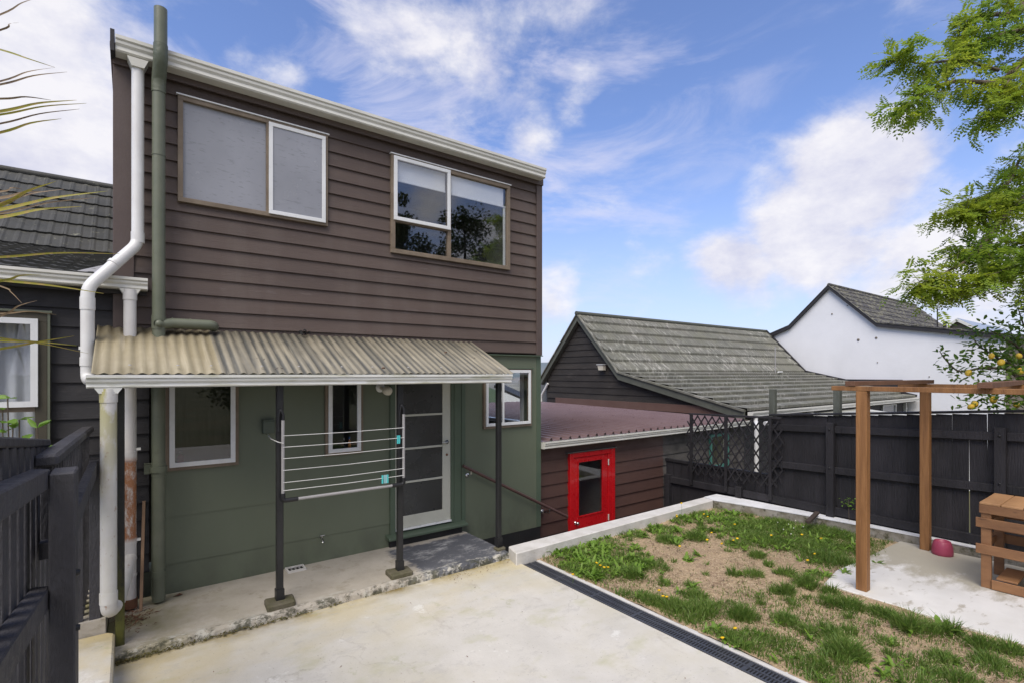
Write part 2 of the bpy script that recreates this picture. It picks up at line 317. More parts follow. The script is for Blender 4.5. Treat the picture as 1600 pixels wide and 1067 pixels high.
M['slab'] = mat('grey_brown_worn_concrete', (.36, .325, .27), (.45, .41, .35), scale=2.4, rough=.85, bump=.3, bscale=25, extra=slabex, c3=(.27, .24, .18), s3=5, t3=(.55, .72))
M['kerb'] = mat('whitewashed_concrete_kerb', (.62, .60, .57), (.50, .48, .44), scale=5, rough=.8, bump=.3, bscale=30, c3=(.30, .28, .22), s3=9, t3=(.60, .78))
M['kerb_bright'] = mat('white_painted_kerb', (.75, .75, .76), (.6, .6, .6), scale=4, rough=.7, bump=.3, c3=(.25, .22, .17), s3=9, t3=(.66, .8))
M['kerb_side'] = mat('mossy_kerb_side', (.16, .14, .10), (.33, .31, .27), scale=6, rough=.9, bump=.4, c3=(.06, .06, .03), s3=8, t3=(.52, .64))
def padex(N, L, g, col, noise, mr, mix, b):
    x = x_below(g, N, L, 0)
    a = N.new('ShaderNodeMath'); a.operation = 'MULTIPLY_ADD'; L.new(noise(2.0, (1, 2.2, 1), 7, .7), a.inputs[0]); a.inputs[1].default_value = 2.2; L.new(x, a.inputs[2])
    w = N.new('ShaderNodeMath'); w.operation = 'MULTIPLY'; L.new(mr(a.outputs[0], 7.45, 7.85), w.inputs[0]); L.new(mr(x, 7.4, 7.7, 1, .75), w.inputs[1])
    col = mix(mr(noise(4.5, (1, 2, 1)), .58, .66, 0, .7), col, (.30, .26, .19))
    return mix(w.outputs[0], col, (.37, .34, .27))
M['pad'] = mat('pale_concrete_with_damp_stain', (.66, .64, .60), (.58, .56, .52), scale=2.5, rough=.7, bump=.1, extra=padex)
def soilex(N, L, g, col, noise, mr, mix, b):
    col = mix(mr(noise(45, (1, 1, 1), 6, .8), .50, .60, 0, .8), col, (.60, .46, .29))
    return mix(mr(noise(2.2, (1, 1, 1), 7, .7), .54, .70, 0, .6), col, (.22, .15, .09))
M['soil'] = mat('dry_straw_soil', (.41, .30, .18), (.29, .20, .125), scale=3, rough=.95, bump=.8, bscale=70, extra=soilex)
M['straw'] = mat('dry_straw', (.66, .53, .35), (.48, .36, .22), scale=20, rough=.8, bump=0)
M['thatch'] = mat('brown_thatch', (.20, .135, .075), (.12, .08, .045), scale=20, rough=.9, bump=0)
M['clod'] = mat('dark_soil_clod', (.11, .075, .05), (.20, .14, .09), scale=20, rough=1, bump=.2)
M['ground'] = mat('rough_grass_ground', (.075, .09, .035), (.12, .11, .05), scale=.3, rough=.95, bump=.1, bscale=3)
M['hill'] = mat('distant_grassy_hill', (.10, .14, .06), (.07, .10, .06), scale=.05, rough=.95, bump=0, c3=(.28, .24, .14), s3=.07, t3=(.55, .68))
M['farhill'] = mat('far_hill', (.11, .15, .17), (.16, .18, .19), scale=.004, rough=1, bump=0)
M['dark'] = mat('dark_void', (.012, .012, .012), rough=.9, bump=0)
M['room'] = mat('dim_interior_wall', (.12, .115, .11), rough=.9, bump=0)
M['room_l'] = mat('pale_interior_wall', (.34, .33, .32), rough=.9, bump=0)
M['blind'] = mat('white_roller_blind', (.80, .80, .80), (.75, .75, .75), rough=.8, bump=.02)
def curt(N, L, g, col, noise, mr, mix, b):
    return mix(mr(noise(4, (3, 1, .3)), .4, .6, 0, .6), col, (.40, .41, .46))
M['curtain'] = mat('sheer_curtain', (.68, .69, .73), (.6, .61, .66), rough=.9, bump=.1, extra=curt)
M['glass'] = glass('clear_window_glass')
M['glass_w2'] = glass('reflective_window_glass', (.95, .96, .97), 1.1, .05)
def frost(name, c, c2, rough):
    def ex(N, L, g, col, noise, mr, mix, b):
        col = mix(mr(noise(1.4, (1, 1, 1), 3), .35, .65, 0, .35), col, tuple(v*1.4 for v in c))
        return mix(mr(noise(15, (.8, 1, 3.2), 3), .58, .68, 0, .42), col, tuple(v*.5 for v in c))
    return mat(name, c, c2, scale=1.2, rough=rough, bump=.05, bscale=60, spec=.6, extra=ex)
M['frost1'] = frost('obscured_grey_glass', (.255, .262, .29), (.22, .226, .25), .2)
M['frost3'] = glass('dim_window_glass', (.55, .55, .55), 1.2, .03)
M['frostdoor'] = mat('dark_obscured_door_glass', (.030, .030, .030), (.05, .052, .054), scale=1.6, rough=.28, bump=.12, bscale=160, spec=.5)
M['door'] = mat('cream_door_paint', (.50, .50, .43), (.44, .44, .38), scale=4, rough=.45, bump=.05)
M['pergola'] = mat('orange_stained_pine', (.32, .155, .056), (.18, .08, .028), scale=5, rough=.6, bump=.35, bscale=30, stretch=(5, 5, .35), bstretch=(4, 4, .3), var=.12, c3=(.10, .04, .015), s3=2.2, t3=(.63, .72), ramp=(.3, .7))
M['pergola_dk'] = mat('dark_stained_batten', (.115, .055, .032), (.16, .08, .045), scale=4, rough=.7, bump=.2, var=.1)
M['pallet'] = mat('stained_pallet_pine', (.27, .135, .058), (.18, .085, .038), scale=4, rough=.6, bump=.25, bscale=30, stretch=(.6, .6, 2), bstretch=(.8, .8, 7), var=.18, c3=(.085, .04, .02), s3=7, t3=(.60, .75))
M['pallet_top'] = mat('light_pallet_pine', (.42, .23, .105), (.34, .18, .08), scale=4, rough=.6, bump=.2, stretch=(.5, 2, 1), var=.08, c3=(.2, .1, .05), s3=5, t3=(.63, .75))
M['pot'] = mat('faded_pink_plastic', (.34, .055, .10), (.27, .04, .075), scale=6, rough=.45, bump=.05, c3=(.42, .12, .17), s3=12, t3=(.6, .8))
M['grey_tube'] = mat('grey_plastic_tube', (.34, .33, .33), (.30, .29, .29), rough=.4, bump=0)
M['black_plastic'] = mat('black_plastic', (.018, .018, .02), rough=.4, bump=0)
M['line'] = mat('white_cord', (.7, .7, .68), rough=.6, bump=0)
M['peg'] = mat('turquoise_peg', (.08, .55, .55), (.1, .6, .6), rough=.4, bump=0)
M['peg2'] = mat('pale_turquoise_peg', (.35, .62, .66), rough=.4, bump=0)
M['handrail'] = mat('brown_handrail_paint', (.10, .055, .045), (.08, .045, .04), rough=.35, bump=.02)
M['drain'] = mat('dark_grey_drain_plastic', (.045, .047, .055), (.06, .062, .07), rough=.45, bump=.05)
M['block'] = mat('mossy_concrete_block', (.13, .115, .08), (.085, .08, .04), scale=8, rough=.9, bump=.5, c3=(.22, .2, .16), s3=9, t3=(.6, .75))
M['moss'] = mat('green_moss', (.10, .10, .025), (.16, .13, .05), scale=9, rough=1, bump=.6, bscale=60)
M['bark'] = mat('grey_brown_bark', (.15, .115, .085), (.095, .075, .055), scale=6, rough=.9, bump=.5)
M['bark_dk'] = mat('dark_bark', (.06, .045, .035), rough=.9, bump=.3)
M['rust'] = mat('rusty_brown', (.20, .09, .05), (.12, .06, .035), rough=.9, bump=.2)
M['stick'] = mat('pale_timber_stake', (.34, .22, .14), (.25, .16, .10), rough=.8, bump=.2)
M['greybox'] = mat('grey_green_box', (.10, .125, .095), rough=.5, bump=.02)
M['teal'] = mat('teal_paint', (.06, .22, .18), rough=.5, bump=0)
M['pink'] = mat('pink_plastic', (.7, .05, .28), rough=.4, bump=0)
M['orange'] = mat('orange_plastic', (.65, .24, .06), rough=.4, bump=0)
M['blue'] = mat('blue_plastic', (.05, .15, .4), rough=.4, bump=0)
M['lamp'] = mat('cream_lamp_glass', (.7, .66, .55), rough=.3, bump=0)
M['grey_post'] = mat('grey_green_weathered_post', (.12, .13, .11), (.08, .085, .07), scale=6, rough=.9, bump=.4, stretch=(1, 1, .4))
M['tank'] = mat('grey_tank', (.12, .13, .15), rough=.6, bump=0)
M['lemon'] = mat('lemon_skin', (.72, .45, .04), (.80, .55, .07), scale=20, rough=.45, bump=.15, bscale=150)
M['yellow'] = mat('dandelion_yellow', (.85, .52, .01), rough=.7, bump=0)
M['whitefl'] = mat('clover_white', (.7, .7, .6), rough=.8, bump=0)
M['grass'] = leafmat('lawn_grass_blade', (.085, .165, .025), (.13, .22, .04), (.24, .29, .08), 4, .35)
M['weed'] = leafmat('broad_weed_leaf', (.15, .27, .03), (.22, .34, .05), (.12, .21, .04), 6, .35)
M['robinia'] = leafmat('robinia_leaflet', (.22, .34, .04), (.38, .44, .04), (.12, .21, .035), 1.6, .55)
M['lemonleaf'] = leafmat('lemon_leaf', (.13, .24, .03), (.22, .32, .05), (.07, .15, .03), 4, .35)
M['darkleaf'] = leafmat('dark_tree_leaf', (.030, .055, .014), (.055, .085, .02), (.09, .11, .03), .9, .25)
M['strap'] = leafmat('strap_leaf', (.24, .24, .03), (.34, .30, .05), (.42, .28, .11), 5, .3)
M['strap_dry'] = leafmat('dry_strap_leaf', (.24, .17, .10), (.14, .10, .07), (.3, .22, .13), 6, .2)
M['shrubleaf'] = leafmat('bright_shrub_leaf', (.17, .30, .04), (.22, .36, .06), (.12, .25, .03), 6, .35)

# ------------------------------------------------------------------ mesh helpers
def tag(o, label=None, cat=None, group=None, kind=None):
    if label: o['label'] = label
    if cat: o['category'] = cat
    if group: o['group'] = group
    if kind: o['kind'] = kind
    return o
def wloc(o):
    v = Vector((0, 0, 0))
    while o is not None: v += o.location; o = o.parent
    return v
def link(o, parent, loc=None):
    COL.objects.link(o)
    if parent is not None: o.parent = parent
    if loc is not None: o.location = Vector(loc)-wloc(parent) if parent is not None else Vector(loc)
    return o
def thing(name, loc, label, cat, group=None):
    o = bpy.data.objects.new(name, None); o.empty_display_size = .1; COL.objects.link(o); o.location = loc
    return tag(o, label, cat, group)
class MB:
    def __init__(s): s.v = []; s.f = []; s.sm = []
    def add(s, vs, fs, smooth=False):
        n = len(s.v); s.v += [tuple(v) for v in vs]; s.f += [tuple(i+n for i in f) for f in fs]; s.sm += [smooth]*len(fs); return s
    def box(s, x0, x1, y0, y1, z0, z1):
        return s.hexa([(x0, y0, z0), (x1, y0, z0), (x1, y1, z0), (x0, y1, z0), (x0, y0, z1), (x1, y0, z1), (x1, y1, z1), (x0, y1, z1)])
    def hexa(s, v): return s.add(v, [(0, 3, 2, 1), (4, 5, 6, 7), (0, 1, 5, 4), (1, 2, 6, 5), (2, 3, 7, 6), (3, 0, 4, 7)])
    def bar(s, a, b, w, h, up=(0, 0, 1)):
        a = Vector(a); b = Vector(b); d = (b-a).normalized(); side = d.cross(Vector(up)).normalized()*w/2; u = side.cross(d).normalized()*h/2
        return s.hexa([a-side-u, a+side-u, b+side-u, b-side-u, a-side+u, a+side+u, b+side+u, b-side+u])
    def prism(s, poly, ext):
        n = len(poly); e = Vector(ext); v = [Vector(p) for p in poly]+[Vector(p)+e for p in poly]
        return s.add(v, [tuple(range(n))[::-1], tuple(range(n, 2*n))]+[(i, (i+1) % n, n+(i+1) % n, n+i) for i in range(n)])
    def tube(s, pts, r, n=12, caps=True):
        pts = [Vector(p) for p in pts]; rs = r if isinstance(r, (list, tuple)) else [r]*len(pts)
        rings = []; ref = None
        for i, p in enumerate(pts):
            d = (pts[min(i+1, len(pts)-1)]-pts[max(i-1, 0)]).normalized()
            if ref is None: ref = Vector((0, 0, 1)) if abs(d.z) < .9 else Vector((1, 0, 0))
            a = d.cross(ref).normalized(); b = a.cross(d).normalized(); ref = b
            k = 1.0
            if 0 < i < len(pts)-1:
                c = (pts[i]-pts[i-1]).normalized().dot((pts[i+1]-pts[i]).normalized()); k = 1
            rings.append([p+(a*math.cos(2*math.pi*j/n)+b*math.sin(2*math.pi*j/n))*rs[i]*k for j in range(n)])
        v = [q for g in rings for q in g]; f = []
        for i in range(len(pts)-1):
            for j in range(n): f.append((i*n+j, i*n+(j+1) % n, (i+1)*n+(j+1) % n, (i+1)*n+j))
        s.add(v, f, True)
        if caps: s.add(rings[0], [tuple(range(n))]); s.add(rings[-1], [tuple(range(n))[::-1]])
        return s
    def lathe(s, c, prof, n=16, axis=None):
        c = Vector(c); M3 = Matrix.Identity(3)
        if axis is not None: M3 = Vector(axis).normalized().to_track_quat('Z', 'Y').to_matrix()
        v = []
        for r, h in prof:
            for j in range(n):
                a = 2*math.pi*j/n; v.append(c+M3 @ Vector((r*math.cos(a), r*math.sin(a), h)))
        f = [(i*n+j, i*n+(j+1) % n, (i+1)*n+(j+1) % n, (i+1)*n+j) for i in range(len(prof)-1) for j in range(n)]
        return s.add(v, f, True)
    def mesh(s, name, m, off=Vector((0, 0, 0))):
        me = bpy.data.meshes.new(name)
        me.from_pydata([tuple(Vector(v)-off) for v in s.v], [], s.f); me.materials.append(m)
        me.polygons.foreach_set('use_smooth', s.sm); me.update(); return me
    def build(s, name, m, parent=None, bevel=0, **k):
        if isinstance(m, str): m = M[m]
        if parent is None:
            vs = np.array(s.v); off = Vector(((vs[:, 0].min()+vs[:, 0].max())/2, (vs[:, 1].min()+vs[:, 1].max())/2, vs[:, 2].min()))
            o = bpy.data.objects.new(name, s.mesh(name, m, off)); o.location = off
        else:
            o = bpy.data.objects.new(name, s.mesh(name, m, wloc(parent)))
        COL.objects.link(o)
        if parent is not None: o.parent = parent
        if bevel:
            b = o.modifiers.new('bevel', 'BEVEL'); b.width = bevel; b.segments = 1; b.limit_method = 'ANGLE'
        if k: tag(o, **k)
        return o
def B(*a): return MB().box(*a)
def inst(name, me, parent, loc, rot=None, **k):
    o = bpy.data.objects.new(name, me); link(o, parent, loc)
    if rot: o.rotation_euler = rot
    if k: tag(o, **k)
    return o
def smooth_path(pts, seg=5, r=.09):
    """round the corners of a pipe run"""
    pts = [Vector(p) for p in pts]; out = [pts[0]]
    for i in range(1, len(pts)-1):
        a, b, c = pts[i-1], pts[i], pts[i+1]
        rr = min(r, (b-a).length*.45, (c-b).length*.45)
        p0 = b+(a-b).normalized()*rr; p1 = b+(c-b).normalized()*rr
        for k in range(seg+1):
            t = k/seg; out.append(p0*(1-t)**2+b*2*t*(1-t)+p1*t*t)
    out.append(pts[-1]); return out
def npmesh(name, V, F, m, parent=None, smooth=False, **k):
    V = np.asarray(V, dtype=np.float32); F = np.asarray(F, dtype=np.int32)
    off = wloc(parent) if parent is not None else Vector((float(V[:, 0].mean()), float(V[:, 1].mean()), float(V[:, 2].min())))
    V = V-np.array(off, dtype=np.float32)
    me = bpy.data.meshes.new(name); nv, nf, c = len(V), len(F), F.shape[1]
    me.vertices.add(nv); me.vertices.foreach_set('co', V.ravel()); me.loops.add(nf*c); me.loops.foreach_set('vertex_index', F.ravel())
    me.polygons.add(nf); me.polygons.foreach_set('loop_start', np.arange(nf, dtype=np.int32)*c)
    me.polygons.foreach_set('use_smooth', np.full(nf, smooth)); me.update(); me.validate()
    me.materials.append(M[m]); o = bpy.data.objects.new(name, me); COL.objects.link(o)
    if parent is not None: o.parent = parent
    else: o.location = off
    if k: tag(o, **k)
    return o

# weatherboard rows.  axis 'Y': wall facing -Y at y=off, runs along x.  axis 'X': wall facing -X at x=off, runs along y
def boards(parent, axis, off, a0, a1, z0, z1, pitch, m, openings=(), outline=None, tb=.030, tt=.010, name='weatherboard', phase=None):
    zs = []
    z = phase if phase is not None else z0
    while z > z0+1e-4: z -= pitch
    while z < z1-1e-4:
        lo, hi = max(z, z0), min(z+pitch, z1)
        if hi-lo > .012: zs.append((z, lo, hi))
        z += pitch
    for zr, lo, hi in zs:
        th = lambda q: tb+(tt-tb)*(q-zr)/pitch
        cuts = sorted({lo, hi}|{q for o in openings for q in (o[2], o[3]) if lo < q < hi})
        mb = MB()
        for ca, cb in zip(cuts[:-1], cuts[1:]):
            mid = (ca+cb)/2
            segs = [(a0, a1)]
            for o in openings:
                if o[2] <= mid <= o[3]:
                    ns = []
                    for p, q in segs:
                        if o[1] <= p or o[0] >= q: ns.append((p, q)); continue
                        if o[0] > p: ns.append((p, o[0]))
                        if o[1] < q: ns.append((o[1], q))
                    segs = ns
            for p, q in segs:
                pa, qa, pb, qb = p, q, p, q
                if outline:
                    la, ra = outline(ca); lb, rb = outline(cb)
                    pa, qa = max(p, la), min(q, ra); pb, qb = max(p, lb), min(q, rb)
                    if qb <= pb: pb = qb = (pb+qb)/2
                    if qa <= pa: continue
                def w(a, d, zz): return (a, off-d, zz) if axis == 'Y' else (off-d, a, zz)
                vs = [w(pa, th(ca), ca), w(qa, th(ca), ca), w(qa, 0, ca), w(pa, 0, ca), w(pb, th(cb), cb), w(qb, th(cb), cb), w(qb, 0, cb), w(pb, 0, cb)]
                MB().hexa(vs).build(name, m, parent)

def rect_frame(mb, x0, x1, z0, z1, w, y0, y1, axis='Y'):
    """four bars butted, y0..y1 is the depth range"""
    for (a, b, c, d) in ((x0, x1, z1-w, z1), (x0, x1, z0, z0+w), (x0, x0+w, z0+w, z1-w), (x1-w, x1, z0+w, z1-w)):
        mb.box(a, b, y0, y1, c, d) if axis == 'Y' else mb.box(y0, y1, a, b, c, d)
    return mb
def room(x0, x1, z0, z1, y0, depth, parent, m='room', name='room_lining', gap=None):
    mb = MB()
    y1 = y0+depth; t = .02
    mb.box(x0-t, x1+t, y1, y1+t, z0-t, z1+t)
    mb.box(x0-t, x1+t, y0, y1, z1, z1+t); mb.box(x0-t, x1+t, y0, y1, z0-t, z0)
    mb.box(x0-t, x0, y0, y1, z0, z1); mb.box(x1, x1+t, y0, y1, z0, z1)
    return mb.build(name, m, parent)

# =================================================================== GROUND
rnd = random.Random(7)
def heightgrid(name, XL, YL, fz, m, **k):
    nx, ny = len(XL), len(YL)
    V = [(x, y, fz(x, y)) for y in YL for x in XL]
    F = [(j*nx+i, j*nx+i+1, (j+1)*nx+i+1, (j+1)*nx+i) for j in range(ny-1) for i in range(nx-1)]
    return npmesh(name, V, F, m, smooth=k.pop('smooth', False), **k)
def gz(x, y):
    d = math.hypot(x, y)
    if y <= 4.62 and x <= 7.86 and d < 700: return -.06
    if d < 60: return -1.6
    if d < 200: return -6
    if d < 900: return -14
    return -20
heightgrid('ground', [-8000, -2500, -900, -300, -100, -40, -14, 0, 7.86, 7.96, 12, 25, 50, 100, 300, 900, 2500, 8000],
           [-8000, -2500, -900, -300, -100, -40, -14, 0, 4.62, 4.70, 12, 25, 50, 100, 300, 900, 2500, 8000], gz, 'ground', kind='structure')
B(-.09, 3.48, -6, 4.70, -.5, 0).build('patio', 'patio', kind='structure')
# veranda slab: worn front edge
mb = MB(); n = 90; top = []; bot = []
for i in range(n+1):
    x = -.14+(3.47+.14)*i/n
    w = .012*math.sin(x*9)+rnd.uniform(-.012, .012)
    top.append((x, 4.725+abs(w), .07)); bot.append((x, 4.695, -.02))
mid = [(p[0], p[1]-.022, .045+rnd.uniform(-.008, .008)) for p in top]
V = top+mid+bot; N1 = n+1
F = [(N1+i, N1+i+1, i+1, i) for i in range(n)]+[(2*N1+i, 2*N1+i+1, N1+i+1, N1+i) for i in range(n)]
V += [(-.14, 5.74, .07), (3.47, 5.74, .07)]
F.append(tuple(range(n+1))+(len(V)-1, len(V)-2))
mb.add(V, F); mb.box(-.14, 3.47, 4.74, 5.735, -1.6, .066)
mb.build('veranda_slab', 'slab', kind='structure')
# moss along the foot of the slab
mb = MB()
for i in range(1500):
    x = -.08+3.5*rnd.random()**1.6; k = 1 if x < 1.8 else .6
    if math.sin(x*7)+math.sin(x*17+1) < -.35 and x > 1: continue
    s = rnd.uniform(.004, .013)*k; c = Vector((x, 4.695-rnd.random()**2*.035, rnd.uniform(0, .022)))
    d = [Vector((rnd.uniform(-s, s), rnd.uniform(-s, s), rnd.uniform(0, s*1.2))) for _ in range(4)]
    mb.add([c+q for q in d], [(0, 1, 2), (0, 2, 3), (0, 1, 3)])
mb.build('moss', 'moss', kind='stuff')
# steps going down beside the house, passage floor
mb = MB()
for i in range(6): mb.box(3.475+i*.31, 3.475+(i+1)*.31, 4.74, 5.72, -1.6, .07-.19*(i+1))
mb.build('steps', 'slab', kind='structure')
B(5.34, 10.4, 4.74, 5.80, -1.55, -1.13).build('passage_floor', 'slab', kind='structure')
# concrete path and raised edge left of the patio
mb = MB().prism([(-.09, -3, .2), (-.09, 4.78, .2), (-.13, 4.82, .2), (-.62, 4.82, .2), (-.62, -3, .2)][::-1], (0, 0, -.6)).build('raised_path_edge', 'patio', bevel=.012, kind='structure')
B(-1.9, -.145, 4.83, 5.72, -.5, .30).build('back_step', 'slab', kind='structure')
B(-8, -.625, -6, 4.825, -.5, .10).build('side_path', 'slab', kind='structure')
# front kerb (along the lawn) and fence-side kerb
z = .135
mb = MB().prism([(3.40, 4.48, z), (7.30, 4.53, z), (7.36, 4.73, z), (3.47, 4.72, z)], (0, 0, -1.2))
mb.build('lawn_kerb', 'kerb', bevel=.01, kind='structure')
inner = [(7.305, 4.53), (7.40, 4.05), (7.52, 3.5), (7.60, 2.9), (7.665, 2.2), (7.69, 1.5), (7.71, .6), (7.72, -3)]
outer = [(7.80, -3), (7.80, 1.5), (7.79, 2.5), (7.78, 3.5), (7.76, 4.2), (7.70, 4.72), (7.365, 4.73)]
mb = MB().prism([(x, y, .138) for x, y in inner+outer], (0, 0, -.012)); mb.build('fence_kerb', 'kerb_bright', kind='structure')
MB().prism([(x+.006, y, .125) for x, y in inner]+[(x, y, .125) for x, y in outer], (0, 0, -.6)).build('fence_kerb_foot', 'kerb_side', kind='structure')
# concrete pad
def arange(a, b, n): return [a+(b-a)*i/n for i in range(n+1)]
mb = MB().prism([(5.50, -4, .03), (7.72, -4, .03), (7.70, .6, .03), (7.675, 2.1, .03), (7.67, 2.22, .03), (6.7, 2.25, .03), (5.98, 2.29, .03), (5.52, 2.22, .03)], (0, 0, -.3))
mb.build('concrete_pad', 'pad', bevel=.006, kind='structure')
def hn(x, y): return .012*math.sin(3.1*x+1.3*y)+.01*math.sin(7.3*y-2*x)+.006*math.sin(17*x+5*y)*math.sin(13*y)
def soilz(x, y): return .012+hn(x, y)*.7+rnd.uniform(-.004, .004)
heightgrid('lawn_soil', arange(3.69, 7.74, 130), arange(-4, 4.55, 230), lambda x, y: soilz(x, y)-(.08 if (x > 5.56 and y < 2.17) else 0)-(.2 if x > 7.3+(4.5-y)*.12+.05 and y > 2 else 0), 'soil', kind='structure', smooth=True)

# drain channel: body, long ribs, cross bars
dr = thing('drain_channel', (3.56, 1.5, 0), 'long dark grey slotted drain grate between the pale patio and the lawn', 'drain')
B(3.482, 3.650, -3, 4.45, -.06, -.022).build('channel_base', 'dark', dr)
mb = MB()
for a, b in ((3.482, 3.500), (3.557, 3.573), (3.632, 3.650)): mb.box(a, b, -3, 4.45, -.02, .006)
mb.build('grate_rib', 'drain', dr)
mb = MB()
y = -3
while y < 4.44:
    mb.box(3.50, 3.557, y, y+.011, -.012, .003); mb.box(3.573, 3.632, y, y+.011, -.012, .003); y += .0245
mb.build('grate_bar', 'drain', dr, kind='stuff')
mb = MB()
for i in range(9):
    y = 4.45-i*.5; mb.box(3.500, 3.632, y-.018, y, -.010, .0045)
mb.build('grate_joint', 'drain', dr)
B(3.652, 3.70, -3, 4.44, -.3, .012).build('drain_edging', 'kerb', dr)

# =================================================================== MAIN HOUSE
house = thing('town_house', (2.3, 5.72, -1), 'two storey house with brown weatherboards above and green sheet walls below', 'house')
W1 = (.354, 1.72, 3.70, 4.685); W2 = (2.45, 4.18, 3.52, 4.675)
W3 = (.26, .86, 1.21, 2.25); W4 = (1.70, 2.12, 1.21, 2.25); W5 = (3.76, 4.58, 1.37, 2.17); DR = (2.45, 3.41, .20, 2.25)
inn = lambda w: (w[0]+.02, w[1]-.02, w[2]+.02, w[3]-.02)
boards(house, 'Y', 5.70, .03, 4.665, 2.385, 4.93, .1525, 'brown', openings=[inn(W1), inn(W2)], phase=4.685)
B(-.12, .03, 5.662, 5.70, 2.37, 4.93).build('corner_board', 'browntrim', house, bevel=.003)
B(4.665, 4.765, 5.655, 5.70, 2.37, 4.93).build('corner_board', 'browntrim', house, bevel=.003)
B(-.12, 4.775, 5.650, 5.70, 2.355, 2.368).build('flashing', 'greentrim', house)
# green sheets
boards(house, 'Y', 5.72, .155, 2.45, .071, 2.355, .437, 'green', openings=[inn(W3), inn(W4)], tb=.026, tt=.018, name='wall_sheet', phase=.343)
boards(house, 'Y', 5.72, 3.41, 4.69, -.10, 2.355, 3, 'green', openings=[inn(W5)], tb=.022, tt=.022, name='wall_sheet')
B(2.45, 3.41, 5.698, 5.72, 2.25, 2.355).build('wall_sheet', 'green', house)
B(2.45, 3.41, 5.698, 5.72, .071, .16).build('wall_sheet', 'green', house)
B(4.69, 4.77, 5.690, 5.72, -.10, 2.355).build('corner_board', 'greentrim', house, bevel=.003)
B(3.43, 3.49, 5.686, 5.697, .20, 2.355).build('door_trim', 'greentrim', house, bevel=.002)
B(3.40, 4.765, 5.700, 5.72, -1.5, -.102).build('base_strip', 'blackbase', house)
# shell: side and back walls, roof
B(-.12, -.06, 5.70, 12, 2.30, 4.93).build('side_wall', 'brown', house)
mb = MB()
for (y0, y1, z0, z1) in ((5.721, 6.02, -1.5, 2.36), (7.10, 12, -1.5, 2.36), (6.02, 7.10, -1.5, 1.37), (6.02, 7.10, 2.17, 2.36)): mb.box(4.70, 4.765, y0, y1, z0, z1)
mb.build('side_wall', 'green', house)
B(4.70, 4.765, 5.70, 12, 2.361, 4.93).build('side_wall', 'brown', house)
B(-.12, 4.765, 12, 12.06, -1.5, 4.93).build('back_wall', 'brown', house)
mb = MB()
for w in (W1, W2): pass
B(-.06, 4.70, 5.80, 12, 2.40, 2.44).build('floor', 'room', house)
MB().hexa([(-.14, 5.60, 4.935), (4.70, 5.60, 4.935), (4.70, 12.1, 5.2), (-.14, 12.1, 5.2), (-.14, 5.60, 4.965), (4.70, 5.60, 4.965), (4.70, 12.1, 5.23), (-.14, 12.1, 5.23)]).build('roof', 'brown_roof', house)
B(-.12, 4.765, 5.632, 5.654, 4.80, 4.932).build('fascia', 'browntrim', house)
B(-.135, -.105, 5.49, 5.66, 4.84, 5.02).build('gutter_end', 'black_edge', house)
def gutter(parent, axis, a0, a1, f, bk, z0, z1, m, name='gutter'):
    h = z1-z0; s = 1 if bk > f else -1
    pr = [(bk, z1), (bk, z0), (f+s*.028, z0), (f+s*.016, z0+.10*h), (f+s*.022, z0+.34*h), (f+s*.006, z0+.50*h), (f+s*.004, z0+.66*h), (f+s*.010, z0+.70*h), (f, z0+.74*h), (f-s*.006, z0+.78*h), (f-s*.006, z1), (f+s*.01, z1), (f+s*.034, z0+.06*h), (bk-s*.006, z0+.06*h), (bk-s*.006, z1)]
    mb = MB()
    poly = [(a0, q, w) for q, w in pr] if axis == 'Y' else [(q, a0, w) for q, w in pr]
    mb.prism(poly, (a1-a0, 0, 0) if axis == 'Y' else (0, a1-a0, 0))
    e = B(a0+.001, a0+.006, min(f+s*.02, bk), max(f+s*.02, bk), z0+.001, z1-.002) if axis == 'Y' else None
    if e: mb.add(e.v, e.f); e = B(a1-.006, a1-.001, min(f+s*.02, bk), max(f+s*.02, bk), z0+.001, z1-.002); mb.add(e.v, e.f)
    return mb.build(name, m, parent)
gutter(house, 'Y', -.10, 4.70, 5.49, 5.63, 4.855, 4.985, 'gutter')

# --- windows
def bar4(parent, w, fw, y0, y1, m, name='frame', bevel=.002):
    return rect_frame(MB(), w[0], w[1], w[2], w[3], fw, y0, y1).build(name, m, parent, bevel=bevel)
def pane(parent, x0, x1, z0, z1, y, m, name='pane'): return B(x0, x1, y, y+.006, z0, z1).build(name, m, parent)
# window 1 : fixed obscured pane + white sash
w1 = bar4(house, W1, .042, 5.640, 5.705, 'wood_frame', 'window')
B(1.108, 1.146, 5.642, 5.703, W1[2]+.042, W1[3]-.042).build('mullion', 'wood_frame', w1)
B(W1[0]-.012, W1[1]+.012, 5.628, 5.668, W1[3]+.001, W1[3]+.012).build('head_flashing', 'joinery', w1)
pane(w1, W1[0]+.042, 1.108, W1[2]+.042, W1[3]-.042, 5.672, 'frost1')
s1 = bar4(w1, (1.128, 1.692, W1[2]+.026, W1[3]-.030), .038, 5.622, 5.640, 'joinery', 'sash')
pane(w1, 1.166, 1.654, W1[2]+.064, W1[3]-.068, 5.632, 'frost1')
